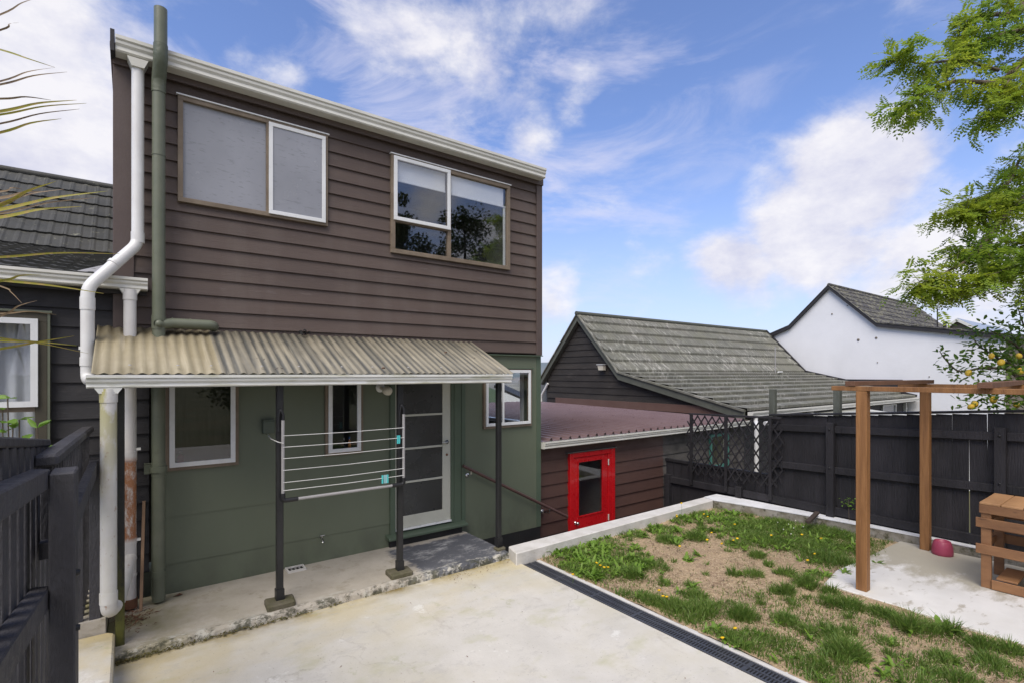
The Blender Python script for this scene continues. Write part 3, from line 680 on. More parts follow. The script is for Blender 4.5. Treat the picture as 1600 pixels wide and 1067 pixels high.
# window 2
w2 = bar4(house, W2, .05, 5.640, 5.705, 'wood_frame', 'window')
B(3.205, 3.250, 5.642, 5.703, W2[2]+.05, W2[3]-.05).build('mullion', 'wood_frame', w2)
B(W2[0]+.05, 3.205, 5.642, 5.703, 3.890, 3.925).build('transom', 'wood_frame', w2)
B(W2[0]-.012, W2[1]+.012, 5.628, 5.668, W2[3]+.001, W2[3]+.012).build('head_flashing', 'joinery', w2)
pane(w2, W2[0]+.05, 3.205, W2[2]+.05, 3.890, 5.668, 'glass_w2')
pane(w2, 3.25, W2[1]-.05, W2[2]+.05, W2[3]-.05, 5.668, 'glass_w2')
bar4(w2, (2.476, 3.232, 3.905, W2[3]-.018), .042, 5.618, 5.638, 'joinery', 'sash')
pane(w2, 2.518, 3.19, 3.947, W2[3]-.06, 5.628, 'glass_w2')
B(W2[0]+.05, 3.19, 5.690, 5.698, 4.40, 4.655).build('blind', 'blind', w2)
B(W2[0]+.05, 3.19, 5.684, 5.704, 4.385, 4.40).build('blind_bar', 'blind', w2)
B(3.26, W2[1]-.03, 5.690, 5.698, 4.39, 4.655).build('blind', 'blind', w2)
B(3.26, W2[1]-.03, 5.684, 5.704, 4.375, 4.39).build('blind_bar', 'blind', w2)
B(W2[1]-.085, W2[1]-.05, 5.69, 5.70, W2[2]+.05, W2[3]-.05).build('jamb_lining', 'joinery', w2)
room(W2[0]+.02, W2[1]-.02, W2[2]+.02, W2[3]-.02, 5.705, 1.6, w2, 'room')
# windows 3, 4
for W, nm in ((W3, 'a'), (W4, 'b')):
    w = bar4(house, W, .038, 5.664, 5.722, 'wood_frame', 'window')
    bar4(w, (W[0]+.030, W[1]-.030, W[2]+.032, W[3]-.01), .042, 5.646, 5.668, 'joinery', 'sash')
    pane(w, W[0]+.07, W[1]-.07, W[2]+.07, W[3]-.05, 5.656, 'frost3' if nm == 'a' else 'glass')
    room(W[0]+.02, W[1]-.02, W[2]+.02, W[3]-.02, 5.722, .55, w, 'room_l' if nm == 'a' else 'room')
    B(W[0]+.045, W[1]-.045, 5.724, 5.85, W[2]+.022, W[2]+.045).build('inner_sill', 'white', w)
    if nm == 'a':
        B(W[0]+.05, W[1]-.05, 5.79, 5.80, W[2]+.05, W[3]-.03).build('net_curtain', mat('dim_taupe_net_curtain', (.36, .33, .29), (.27, .245, .21), scale=8, stretch=(5, 1, .5), rough=.9, bump=0), w)
# window 5 : see-through corner room
w5 = bar4(house, W5, .045, 5.664, 5.722, 'wood_frame', 'window')
bar4(w5, (W5[0]+.030, W5[1]-.030, W5[2]+.034, W5[3]-.012), .038, 5.646, 5.668, 'joinery', 'sash')
B(4.06, 4.085, 5.648, 5.672, W5[2]+.072, W5[3]-.05).build('mullion', 'joinery', w5)
pane(w5, W5[0]+.068, W5[1]-.068, W5[2]+.072, W5[3]-.05, 5.656, 'glass')
B(W5[0]-.01, W5[1]+.03, 5.65, 5.70, W5[3]+.004, W5[3]+.016).build('head_flashing', 'greentrim', w5)
mb = MB(); mb.box(3.50, 3.52, 5.73, 7.6, .3, 2.34); mb.box(3.52, 4.70, 7.6, 7.62, .3, 2.34); mb.box(3.52, 4.70, 5.73, 7.6, 2.32, 2.34); mb.box(3.52, 4.70, 5.73, 7.6, .3, .32)
mb.build('room_lining', 'room_l', w5)
B(3.80, 3.86, 5.78, 5.80, 1.40, 2.30).build('curtain', 'taupe', w5)
sw = rect_frame(MB(), 6.00, 7.12, 1.35, 2.19, .05, 4.66, 4.785, axis='X').build('side_window', 'joinery', house)
mb = MB(); mb.box(4.715, 4.721, 6.05, 7.07, 1.40, 2.14); mb.build('pane', 'glass', sw)
B(3.55, 4.69, 5.735, 5.80, 1.385, 1.405).build('inner_sill', 'white', w5)

# --- door
door = B(2.52, 3.27, 5.690, 5.725, .26, .40).build('door', 'door', house, bevel=.003)
mb = MB(); mb.box(2.52, 2.60, 5.690, 5.725, .40, 2.24); mb.box(3.155, 3.27, 5.690, 5.725, .40, 2.24); mb.box(2.60, 3.155, 5.690, 5.725, 2.14, 2.24)
mb.build('stile', 'door', door, bevel=.003)
zz = [.40, .805, 1.205, 1.605, 2.14]
for i in range(4):
    if i: B(2.60, 3.155, 5.688, 5.722, zz[i]-.012, zz[i]+.012).build('glazing_bar', 'door', door)
    B(2.60, 3.155, 5.704, 5.710, zz[i]+(.012 if i else 0), zz[i+1]-(.012 if i < 3 else 0)).build('pane', 'frostdoor', door)
mb = MB(); mb.lathe((3.215, 5.690, 1.245), [(.0, 0), (.026, 0), (.026, .008), (.009, .010), (.009, .045)], axis=(0, -1, 0)); mb.tube([(3.215, 5.648, 1.245), (3.12, 5.645, 1.245)], .009)
mb.build('handle', 'chrome', door)
MB().lathe((3.215, 5.690, 1.085), [(0, .006), (.016, .006), (.016, 0)], axis=(0, -1, 0)).build('lock', 'rust', door)
B(3.27, 3.315, 5.676, 5.73, .22, 2.25).build('door_jamb', 'greentrim', house, bevel=.003)
B(3.315, 3.41, 5.670, 5.73, .20, 2.25).build('door_jamb', 'greentrim', house, bevel=.003)
B(2.45, 2.515, 5.670, 5.73, .20, 2.25).build('door_jamb', 'greentrim', house, bevel=.003)
MB().hexa([(2.40, 5.585, .165), (3.47, 5.585, .165), (3.47, 5.73, .165), (2.40, 5.73, .165), (2.40, 5.585, .195), (3.47, 5.585, .195), (3.47, 5.73, .225), (2.40, 5.73, .225)]).build('door_sill', 'greentrim', house, bevel=.004)
B(2.52, 3.27, 5.665, 5.70, .238, .258).build('door_sill_strip', 'joinery', house)
B(2.44, 3.42, 5.66, 5.73, .07, .163).build('door_step_riser', 'blackbase', house)

# --- pipes on the house
def pipe(parent, pts, r, m, name, joints=(), n=16, rr=.09):
    p = smooth_path(pts, 6, rr); mb = MB().tube(p, r, n)
    o = mb.build(name, m, parent)
    if joints:
        for a, b in joints: MB().tube([a, b], r+.0045, n).build('pipe_collar', m, o)
    return o
dp = pipe(house, [(.055, 5.56, 4.84), (.055, 5.56, 3.24), (-.275, 5.37, 2.80), (-.275, 5.37, 2.06), (-.235, 5.20, 2.055)], .046, 'pipe', 'downpipe', [((.055, 5.56, 3.34), (.055, 5.56, 3.25)), ((-.275, 5.37, 2.72), (-.275, 5.37, 2.62)), ((-.275, 5.37, 2.24), (-.275, 5.37, 2.17)), ((-.10, 5.472, 3.04), (-.115, 5.463, 3.02))], rr=.07)
MB().prism([(-.02, 5.50, 4.838), (.13, 5.50, 4.838), (.10, 5.50, 4.765), (.01, 5.50, 4.765)], (0, .12, 0)).build('outlet', 'gutter', dp)
B(-.33, -.20, 5.36, 5.38, 2.30, 2.325).build('pipe_bracket', 'white', dp)
vp = pipe(house, [(.205, 5.535, .09), (.205, 5.535, 4.70), (.215, 5.43, 4.86), (.215, 5.43, 5.295)], .050, 'vent', 'vent_pipe', [((.205, 5.535, 1.20), (.205, 5.535, 1.32)), ((.205, 5.535, .30), (.205, 5.535, .36)), ((.205, 5.535, 2.50), (.205, 5.535, 2.62)), ((.205, 5.535, 4.04), (.205, 5.535, 4.05)), ((.205, 5.535, 2.0), (.205, 5.535, 2.01))])
pipe(vp, [(.205, 5.535, 4.60), (.205, 5.535, 4.70), (.215, 5.43, 4.86), (.215, 5.43, 4.98)], .0545, 'vent_dark', 'tape_wrap')
MB().tube([(.205, 5.535, 1.235), (.205, 5.535, 1.285)], .066, 18).build('pipe_flange', 'vent', vp)
B(.10, .205, 5.56, 5.69, 1.22, 1.30).build('pipe_bracket', 'vent', vp)
bp = pipe(house, [(.205, 5.52, 2.535), (.30, 5.55, 2.56), (.62, 5.56, 2.56), (.64, 5.62, 2.55)], .046, 'vent', 'branch_pipe', [((.44, 5.56, 2.56), (.45, 5.56, 2.56)), ((.30, 5.555, 2.56), (.31, 5.556, 2.56))])
MB().lathe((.205, 5.482, 2.545), [(.040, 0), (.040, -.02), (.028, -.02), (.028, .02), (.0, .02)], axis=(0, -1, 0)).build('pipe_socket', 'vent', bp)
B(.245, .262, 5.70, 5.715, 4.99, 5.30).build('roof_strut', 'black_edge', house)
# small fittings
mb = B(1.075, 1.185, 5.635, 5.695, 1.50, 1.625); bx = mb.build('meter_box', 'greybox', bevel=.006)
tag(bx, 'small grey green box fixed to the green wall left of the clothes airer', 'utility box')
MB().box(1.07, 1.19, 5.632, 5.697, 1.626, 1.636).build('lid', 'greybox', bx)
lt = thing('wall_light', (2.33, 5.69, 1.90), 'cream bulkhead light with a round glass on the wall beside the door', 'light')
MB().lathe((2.335, 5.695, 1.945), [(.0, .02), (.05, .02), (.055, 0)], axis=(0, -1, 0)).build('base', 'white', lt)
MB().lathe((2.335, 5.68, 1.94), [(.018, 0), (.018, .05), (.03, .06), (.048, .085), (.053, .12), (.045, .155), (.02, .172), (0, .174)], axis=(.3, -1, -.25)).build('lamp_glass', 'lamp', lt)
tp = thing('garden_tap', (1.66, 5.69, .33), 'small metal garden tap low on the green wall', 'tap')
mb = MB().tube([(1.66, 5.70, .33), (1.66, 5.64, .33), (1.66, 5.615, .295)], .010); mb.build('spout', 'chrome', tp)
MB().tube([(1.635, 5.645, .365), (1.685, 5.645, .365)], .006).tube([(1.66, 5.645, .33), (1.66, 5.645, .365)], .005).build('handle', 'chrome', tp)
# bottles on inner sills
def bottle(name, x, y, z, h, r, m, cap, label):
    b = thing(name, (x, y, z), label, 'bottle')
    MB().lathe((x, y, z), [(0, 0), (r, 0), (r, h*.6), (r*.4, h*.72), (r*.35, h*.8)]).build('bottle_body', m, b)
    MB().lathe((x, y, z+h*.78), [(r*.55, 0), (r*.6, h*.22), (0, h*.22)]).build('cap', cap, b)
bottle('plastic_bottle', .385, 5.77, W3[2]+.045, .12, .027, 'pink', 'white', 'pink bottle standing on the sill of the lower left window')
bottle('spray_bottle', 2.00, 5.77, W4[2]+.045, .14, .016, 'orange', 'blue', 'orange bottle with blue cap on the sill of the narrow window')
bottle('dark_bottle', 1.94, 5.775, W4[2]+.045, .13, .014, 'dark', 'grey_tube', 'dark bottle with grey cap on the sill of the narrow window')
# handrail
hr = thing('handrail', (4.3, 5.60, 0), 'brown sloping handrail on the green wall descending beside the steps', 'handrail')
MB().tube([(3.40, 5.60, .935), (5.22, 5.62, -.02)], .021, 14).build('rail', 'handrail', hr)
for x in (3.52, 4.86):
    zz_ = .935-.525*(x-3.40)
    MB().tube(smooth_path([(x, 5.60, zz_-.015), (x, 5.60, zz_-.075), (x, 5.695 if x < 4.7 else 5.76, zz_-.085)], 5, .05), .007).build('bracket', 'chrome', hr)
    MB().lathe((x, 5.694 if x < 4.7 else 5.77, zz_-.085), [(.0, .01), (.026, .01), (.03, 0)], axis=(0, -1, 0)).build('rosette', 'chrome', hr)

# =================================================================== CANOPY
can = thing('veranda_canopy', (1.7, 5.2, .07), 'lean-to canopy of corrugated fibreglass on black posts with a white gutter', 'canopy')
def corr(x0, x1, yf, zf, yb, zb, lift, pitch=.076, amp=.0065, th=.003, per=8, wav=.0):
    n = max(2, int((x1-x0)/pitch*per)); V = []; F = []
    for i in range(n+1):
        x = x0+(x1-x0)*i/n; h = amp*math.cos(2*math.pi*x/pitch)+lift
        jf = wav*math.sin(x*31)
        for (yy, zz2) in ((yf+jf, zf+h), (yb, zb+h)):
            V += [(x, yy, zz2), (x, yy, zz2-th)]
    for i in range(n):
        a, b = i*4, (i+1)*4
        F += [(a, b, b+2, a+2), (a+1, a+3, b+3, b+1), (a, a+1, b+1, b), (a+2, b+2, b+3, a+3)]
    F += [(0, 2, 3, 1), (n*4, n*4+1, n*4+3, n*4+2)]
    mb = MB(); mb.add(V, F, True); return mb
sheets = [(-.225, .64), (.60, 1.40), (1.36, 2.15), (2.11, 2.90), (2.86, 3.58)]
for i, (a, b) in enumerate(sheets):
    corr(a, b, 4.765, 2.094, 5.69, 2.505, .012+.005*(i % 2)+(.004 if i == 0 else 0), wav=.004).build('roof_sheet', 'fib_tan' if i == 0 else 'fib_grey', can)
gutter(can, 'Y', -.25, 3.515, 4.70, 4.79, 2.005, 2.10, 'gutter_alg')
for i, x in enumerate((-.06, 1.06, 2.20, 3.43)):
    mb = MB()
    mb.box(x-.028, x+.028, 4.83, 4.886, .0 if i == 0 else .115, 2.0)
    po = mb.build('post', 'post_moss' if i in (0,) else 'post', can, bevel=.006)
    if i:
        B(x-.034, x+.034, 4.824, 4.892, .11, .21).build('post_shoe', 'post', po)
B(-.24, 3.5, 4.825, 4.89, 2.001, 2.075).build('front_beam', 'post', can)
B(-.2, 3.56, 5.66, 5.665+.03, 2.42, 2.47).build('back_beam', 'greentrim', can)
for x in (-.15, .55, 1.3, 2.05, 2.8, 3.5):
    MB().bar((x, 4.89, 2.06), (x, 5.66, 2.45), .04, .06).build('rafter', 'greentrim', can)
for i, (x, y, s) in enumerate(((1.06, 4.845, 1.15), (2.19, 4.85, 1.15), (3.44, 4.85, .6))):
    mb = MB(); w = .105*s
    pts = [(x-w, y-.075*s-.01), (x+w*.9, y-.085*s), (x+w*1.05, y+.06*s), (x-w*.9, y+.09*s)]
    mb.prism([(a, b, .118 if s > 1 else .10) for a, b in pts], (0, 0, -.06))
    o = mb.build('post_footing', 'block', can, bevel=.012)
# screws on the sheets
mb = MB()
for x in (.0, .304, .532, .912, 1.216, 1.6, 1.9, 2.28, 2.66, 3.04, 3.42):
    mb.lathe((x, 4.83, 2.108+.03+.033), [(.011, 0), (.009, .006), (0, .008)], 8)
mb.build('roof_screw', 'grey_tube', can)
dpc = pipe(can, [(-.125, 4.745, 2.0), (-.125, 4.745, .36), (-.07, 4.90, .385), (.0, 5.50, .52)], .050, 'pipe_alg', 'downpipe', [((-.125, 4.745, 1.98), (-.125, 4.745, 1.90)), ((-.125, 4.745, .52), (-.125, 4.745, .44))], rr=.08)
MB().prism([(-.205, 4.705, 2.004), (-.045, 4.705, 2.004), (-.07, 4.705, 1.965), (-.18, 4.705, 1.965)], (0, .085, 0)).build('outlet', 'gutter_alg', dpc)
# debris on the roof
mb = MB()
for i in range(26):
    c = Vector((1.48+rnd.gauss(0, .03), 5.63+rnd.gauss(0, .02), 2.52+rnd.uniform(0, .035))); s = rnd.uniform(.01, .022)
    d = [Vector((rnd.uniform(-s, s), rnd.uniform(-s, s), rnd.uniform(-s, s))) for _ in range(4)]
    mb.add([c+q for q in d], [(0, 1, 2), (0, 2, 3), (0, 3, 1), (1, 3, 2)])
tag(mb.build('leaf_litter_clump', 'dark'), 'dark clump of leaf litter at the top edge of the canopy roof', 'leaf litter')
for (px_, py_, t_) in ((602, 580, 5.3), (690, 553, 5.9),):
    mb = MB(); c = Vector((2.0 if px_ == 602 else 2.95, 4.80 if px_ == 602 else 5.25, 2.155 if px_ == 602 else 2.345))
    mb.add([c+Vector(q) for q in ((-.02, 0, 0), (.01, -.012, .018), (.025, .004, .004), (.0, .014, .02))], [(0, 1, 2), (0, 2, 3)])
    tag(mb.build('fallen_leaf', 'rust'), 'curled brown leaf caught %s' % ('just above the canopy gutter' if px_ == 602 else 'halfway up the canopy roof near its right end'), 'leaf')
c = onZ(278, 930, .074); mb = MB()
mb.add([c+Vector(q) for q in ((-.04, 0, 0), (-.01, -.022, .012), (.04, .0, .004), (.012, .022, .014), (0, 0, 0))], [(0, 1, 4), (1, 2, 4), (2, 3, 4), (3, 0, 4)])
tag(mb.build('fallen_leaf', 'rust'), 'single dry brown leaf lying on the slab at the foot of the green wall', 'leaf')
gr = thing('floor_drain', (1.37, 5.62, .07), 'small square drain grate in the slab at the foot of the wall', 'drain')
rect_frame(MB(), 1.30, 1.47, 5.55, 5.68, .016, .070, .088, axis='Y') if False else None
mb = MB(); mb.box(1.29, 1.47, 5.545, 5.56, .07, .092); mb.box(1.29, 1.47, 5.665, 5.68, .07, .092); mb.box(1.29, 1.305, 5.56, 5.665, .07, .092); mb.box(1.455, 1.47, 5.56, 5.665, .07, .092)
mb.build('drain_frame', 'kerb', gr); B(1.305, 1.455, 5.56, 5.665, .071, .076).build('drain_hole', 'dark', gr)
for i in range(3): B(1.335+i*.04, 1.345+i*.04, 5.56, 5.665, .078, .086).build('grate_bar', 'grey_tube', gr)
st = MB().bar((.075, 5.42, .075), (.10, 5.60, .98), .022, .022).build('timber_stake', 'stick'); tag(st, 'thin pale timber stake leaning in the corner beside the rust patched pipe', 'stake')
mb = MB()
for i in range(260):
    c = Vector((rnd.gauss(.03, .07), rnd.gauss(5.28, .12), .07+abs(rnd.gauss(0, .016)))); s = rnd.uniform(.008, .025)
    a = rnd.random()*6.28; d = Vector((math.cos(a), math.sin(a), rnd.uniform(-.2, .5)))*s; q = Vector((-math.sin(a), math.cos(a), .3))*s*.25
    mb.add([c-d, c+q, c+d, c-q], [(0, 1, 2, 3)])
mb.build('leaf_litter', 'rust', kind='stuff')

# =================================================================== CLOTHES AIRER between posts
air = thing('clothes_airer', (1.63, 4.80, 1.0), 'fold-down clothes airer with six white lines fixed between two black posts', 'clothes airer')
yA = 4.80
for x in (1.075, 2.215):
    MB().tube([(x, yA, 1.05), (x, yA, 1.70)], .014, 12).build('side_tube', 'grey_tube', air)
    MB().tube(smooth_path([(x, yA, 1.66), (x+.004, yA, 1.75), (x-.02, yA+.01, 1.80), (x-.035, yA+.02, 1.70), (x-.03, yA+.02, 1.6)], 5, .04), .012).build('hook', 'black_plastic', air)
mb = MB().tube([(1.20, yA-.002, .995), (2.10, yA-.002, .995)], .014, 12).build('bottom_tube', 'grey_tube', air)
MB().tube(smooth_path([(1.075, yA, 1.06), (1.075, yA, .995), (1.20, yA, .995)], 6, .05), .020, 12).build('corner_piece', 'black_plastic', air)
MB().tube(smooth_path([(2.215, yA, 1.06), (2.215, yA, .995), (2.09, yA, .995)], 6, .05), .020, 12).build('corner_piece', 'black_plastic', air)
lz = [1.565, 1.465, 1.365, 1.262, 1.155, 1.085]
for z in lz: MB().tube([(1.075, yA-.012, z), (1.63, yA-.014, z-.006), (2.215, yA-.012, z)], .0032, 6).build('line', 'line', air)
MB().tube(smooth_path([(1.075, yA-.02, 1.50), (1.03, yA-.03, 1.515), (1.02, 5.0, 1.52), (1.11, 5.60, 1.50)], 5, .03), .004, 6).build('cord', 'line', air)
def peg(x, z, m, label, tilt=0):
    t = thing('clothes_peg', (x, yA-.014, z), label, 'clothes peg', 'turquoise clothes pegs on the airer lines')
    for s in (-1, 1):
        MB().hexa([(x-.006, yA-.014+s*.004-.003, z-.055), (x+.006, yA-.014+s*.004-.003, z-.055), (x+.006, yA-.014+s*.004+.003, z-.055), (x-.006, yA-.014+s*.004+.003, z-.055),
                   (x-.006+tilt, yA-.014+s*.006-.003, z+.025), (x+.006+tilt, yA-.014+s*.006-.003, z+.025), (x+.006+tilt, yA-.014+s*.006+.003, z+.025), (x-.006+tilt, yA-.014+s*.006+.003, z+.025)]).build('peg_leg', m, t)
peg(2.145, 1.465, 'peg', 'turquoise peg clipped to the second line, left of its close pair'); peg(2.162, 1.465, 'peg', 'turquoise peg clipped to the second line, right of its close pair')
for i, (dx, mm) in enumerate(((0, 'peg'), (.022, 'peg2'), (.038, 'peg2'), (.053, 'peg'))):
    peg(1.985+dx, 1.087, mm, ['turquoise peg at the left end of the row on the lowest line', 'pale peg second from left on the lowest line', 'pale peg third from left on the lowest line', 'turquoise peg at the right end of the row on the lowest line'][i])

# =================================================================== LEFT NEIGHBOUR
nl = thing('neighbour_house', (-2.5, 5.75, -.5), 'dark charcoal weatherboard house with a mossy dark tile roof at the left edge', 'house')
NW = (-1.75, -.545, 1.28, 2.60)
boards(nl, 'Y', 5.74, -6, .14, .30, 2.90, .156, 'dark_wall', openings=[(-1.73, -.565, 1.30, 2.58)], phase=2.19)
nw = rect_frame(MB(), *NW, .075, 5.66, 5.745).build('window', mat('dark_olive_timber_frame', (.075, .065, .045), (.05, .045, .032), rough=.6), nl, bevel=.003)
B(-1.8, -.515, 5.64, 5.69, 2.601, 2.618).build('head_flashing', 'vent', nw)
B(-.544, -.528, 5.655, 5.745, 1.28, 2.60).build('side_flashing', 'vent', nw)
rect_frame(MB(), -1.70, -.60, 1.84, 2.55, .045, 5.635, 5.662).build('sash', 'joinery', nw)
B(-1.66, -.645, 5.645, 5.651, 1.885, 2.505).build('pane', 'glass', nw)
B(-1.675, -.620, 5.68, 5.686, 1.355, 1.80).build('pane', 'glass', nw)
B(-1.675, -.620, 5.665, 5.725, 1.80, 1.838).build('transom', 'wood_frame', nw)
mb = MB(); V = []; n = 120
for i in range(n+1):
    x = -1.70+1.13*i/n; V += [(x, 5.84+.018*math.sin(x*60)+.008*math.sin(x*23), 1.30), (x, 5.84+.014*math.sin(x*60), 2.58)]
mb.add(V, [(2*i, 2*i+2, 2*i+3, 2*i+1) for i in range(n)], True); mb.build('curtain', 'curtain', nw)
room(-1.73, -.565, 1.30, 2.58, 5.75, 1.0, nw, 'room')
gutter(nl, 'Y', -6, .125, 5.50, 5.62, 2.835, 2.935, 'gutter')
B(-6, .12, 5.625, 5.66, 2.80, 2.93).build('fascia', 'black_edge', nl)
B(-6, .12, 5.66, 5.74, 2.86, 2.88).build('soffit', 'vent_dark', nl)
ndp = pipe(nl, [(.0, 5.52, 2.83), (.0, 5.52, .10)], .046, 'pipe_rust', 'downpipe', [((.0, 5.52, 2.80), (.0, 5.52, 2.74)), ((0, 5.52, 1.36), (0, 5.52, 1.44)), ((0, 5.52, .64), (0, 5.52, .70)), ((0, 5.52, .36), (0, 5.52, .38))])
MB().prism([(-.075, 5.505, 2.834), (.075, 5.505, 2.834), (.045, 5.505, 2.785), (-.045, 5.505, 2.785)], (0, .10, 0)).build('outlet', 'gutter', ndp)
MB().tube([(.0, 5.52, .09), (.0, 5.52, .17)], .054, 16).build('pipe_boot', 'rust', ndp)
for z in (1.445, .66): MB().box(.035, .075, 5.50, 5.53, z, z+.02).build('pipe_clip', 'white', ndp)
B(-6, .14, 5.76, 12.5, -.5, 2.85).build('house_body', 'dark_wall', nl) if False else None
mb = MB(); mb.box(-6, -5.94, 5.745, 12.5, -.5, 2.85); mb.box(-6, .10, 12.44, 12.5, -.5, 2.85); mb.box(-6, .10, 5.745, 5.75, -.5, 1.29); mb.box(-6, .10, 5.745, 5.75, 2.59, 2.85)
mb.build('house_wall', 'dark_wall', nl)
# tiles : one mesh, many objects
def tile_mesh(name, wdt, ln, m, pans=2, amp=.009, lip=.024):
    mb = MB(); n = 6*pans; V = []
    for i in range(n+1):
        x = wdt*i/n; ph = (i/n*pans) % 1; h = amp*(.25 if ph > .01 else 0)*math.sin(math.pi*ph)**.5+(amp if (ph < .17) else 0)
        V += [(x, 0, h+lip), (x, ln, h), (x, 0, h-.006+lip*.2)]
    F = []
    for i in range(n):
        a, b = i*3, i*3+3
        F += [(a, b, b+1, a+1), (a+2, b+2, b, a)]
    F += [(0, 1, 2), (n*3, n*3+2, n*3+1)]
    mb.add(V, F, False); return mb.mesh(name, M[m])
def tile_plane(parent, me, wdt, x1, ncol, Y0, Z0, Y1, Z1, nrow, name='roof_tile', jit=.004):
    L_ = math.hypot(Y1-Y0, Z1-Z0); ang = math.atan2(Z1-Z0, Y1-Y0)
    for r in range(nrow):
        for c in range(ncol):
            t = r/nrow; off = 0
            x = x1-wdt*(c+1)+off
            if x+wdt > x1+.01: continue
            inst(name, me, parent, (x, Y0+(Y1-Y0)*t, Z0+(Z1-Z0)*t+rnd.uniform(0, jit)), (ang+rnd.uniform(-.006, .006), 0, rnd.uniform(-.004, .004)))
tw = .30
me = tile_mesh('dark_roof_tile', tw*.995, .345, 'tile_l')
MB().hexa([(-6, 5.55, 2.90), (-.121, 5.55, 2.90), (-.121, 9.0, 3.715), (-6, 9.0, 3.715), (-6, 5.55, 2.915), (-.121, 5.55, 2.915), (-.121, 9.0, 3.735), (-6, 9.0, 3.735)]).build('roof_deck', 'dark', nl)
MB().hexa([(-6, 9.0, 3.715), (-.121, 9.0, 3.715), (-.121, 10.55, 5.07), (-6, 10.55, 5.07), (-6, 9.0, 3.735), (-.121, 9.0, 3.735), (-.121, 10.55, 5.09), (-6, 10.55, 5.09)]).build('roof_deck', 'dark', nl)
MB().hexa([(-6, 10.55, 5.07), (-.121, 10.55, 5.07), (-.121, 12.6, 3.2), (-6, 12.6, 3.2), (-6, 10.55, 5.09), (-.121, 10.55, 5.09), (-.121, 12.6, 3.22), (-6, 12.6, 3.22)]).build('roof_deck', 'tile_l', nl)
me2 = tile_mesh('low_roof_tile', tw*.995, .36, 'tile_l')
tile_plane(nl, me2, tw, -.125, 10, 5.56, 2.925, 9.0, 3.745, 10)
tile_plane(nl, me, tw, -.125, 12, 8.98, 3.745, 10.55, 5.10, 6)
for i in range(9):
    MB().tube([(-.13-.42*i, 10.56, 5.125), (-.13-.42*(i+1), 10.56, 5.125)], .05, 10).build('ridge_tile', 'tile_l', nl)
MB().hexa([(-.35, 5.56, 2.952), (-.123, 5.56, 2.952), (-.123, 6.5, 3.175), (-.2, 6.5, 3.175), (-.35, 5.56, 2.958), (-.123, 5.56, 2.958), (-.123, 6.5, 3.185), (-.2, 6.5, 3.185)]).build('lead_flashing', 'grey_tube', nl)

# =================================================================== LEAN-TO WITH RED DOOR
lt_ = thing('lean_to', (7.5, 5.8, -1.13), 'low red brown weatherboard lean-to with brown steel roof and red door', 'outbuilding')
RD = (5.40, 6.41, -1.12, .885)
boards(lt_, 'Y', 5.82, 4.77, 7.74, -1.13, 1.06, .187, 'leanto_wall', openings=[(5.42, 6.39, -1.13, .865)], phase=1.01)
TW = (9.20, 9.86, .22, .90)
boards(lt_, 'Y', 5.82, 7.74, 10.5, -1.13, 1.06, .187, 'grey_board', openings=[(9.22, 9.84, .24, .88)], phase=1.01)
rd = MB()
for b in ((5.40, 5.475, -1.12, .885), (6.335, 6.41, -1.12, .885), (5.475, 6.335, .81, .885)): rd.box(b[0], b[1], 5.745, 5.84, b[2], b[3])
rdo = rd.build('door_frame', 'red', lt_, bevel=.004)
B(5.34, 6.44, 5.73, 5.80, .888, .905).build('drip_board', 'grey_board', rdo)
leaf = MB(); yl = (5.765, 5.80)
leaf.box(5.478, 5.575, *yl, -1.11, .805); leaf.box(6.135, 6.332, *yl, -1.11, .805) if False else leaf.box(6.14, 6.25, *yl, -1.11, .805)
leaf.box(5.575, 6.14, *yl, .745, .805); leaf.box(5.575, 6.14, *yl, -1.11, -.13)
lo = leaf.build('red_door', 'red', lt_, bevel=.004)
B(6.253, 6.333, 5.752, 5.80, -1.11, .806).build('hinge_stile', 'red', lo, bevel=.003)
B(5.575, 6.14, 5.779, 5.786, -.13, .745).build('pane', 'glass', lo)
rect_frame(MB(), 5.575, 6.14, -.13, .745, .018, 5.758, 5.778).build('glazing_bead', 'red', lo)
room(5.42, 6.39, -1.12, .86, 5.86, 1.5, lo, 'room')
mb = MB().lathe((5.525, 5.763, -.20), [(.026, 0), (.026, .006), (.010, .01), (.010, .03), (.022, .042), (.028, .056), (.020, .07), (0, .073)], axis=(0, -1, 0)); mb.build('door_knob', 'chrome', lo)
for z in (.62, -.28): B(6.242, 6.262, 5.744, 5.751, z, z+.10).build('hinge', 'gutter', lo)
gutter(lt_, 'Y', 4.78, 10.44, 5.60, 5.72, 1.02, 1.125, 'gutter')
B(4.78, 10.44, 5.722, 5.79, 1.00, 1.10).build('fascia', 'flash', lt_)
# teal window behind the trellis
tw_ = rect_frame(MB(), *TW, .05, 5.76, 5.83).build('window', 'teal', lt_); B(TW[0]+.05, TW[1]-.05, 5.79, 5.796, TW[2]+.05, TW[3]-.05).build('pane', 'glass', tw_)
room(9.24, 9.82, .26, .86, 5.83, .5, tw_, 'room')
def ribsheet(x0, x1, yf, zf, yb, zb, pitch=.19, h=.042, lift=0):
    V = []; xs = []
    k = math.ceil(x0/pitch)
    prof = [(x0, 0)]
    c = k*pitch
    while c < x1-.03:
        prof += [(c-.032, 0), (c-.014, h), (c+.014, h), (c+.032, 0)]
        prof += [(c+.08, 0), (c+.085, .004), (c+.10, .004), (c+.105, 0)] if c+.11 < x1 else []
        c += pitch
    prof.append((x1, 0)); prof = [(max(x0, min(x1, a)), b) for a, b in prof]
    for a, b in prof: V += [(a, yf, zf+b+lift), (a, yb, zb+b+lift), (a, yf, zf+b+lift-.004)]
    n = len(prof); F = []
    for i in range(n-1):
        p, q = i*3, i*3+3; F += [(p, q, q+1, p+1), (p+2, q+2, q, p)]
    return MB().add(V, F)
x = 4.775; i = 0
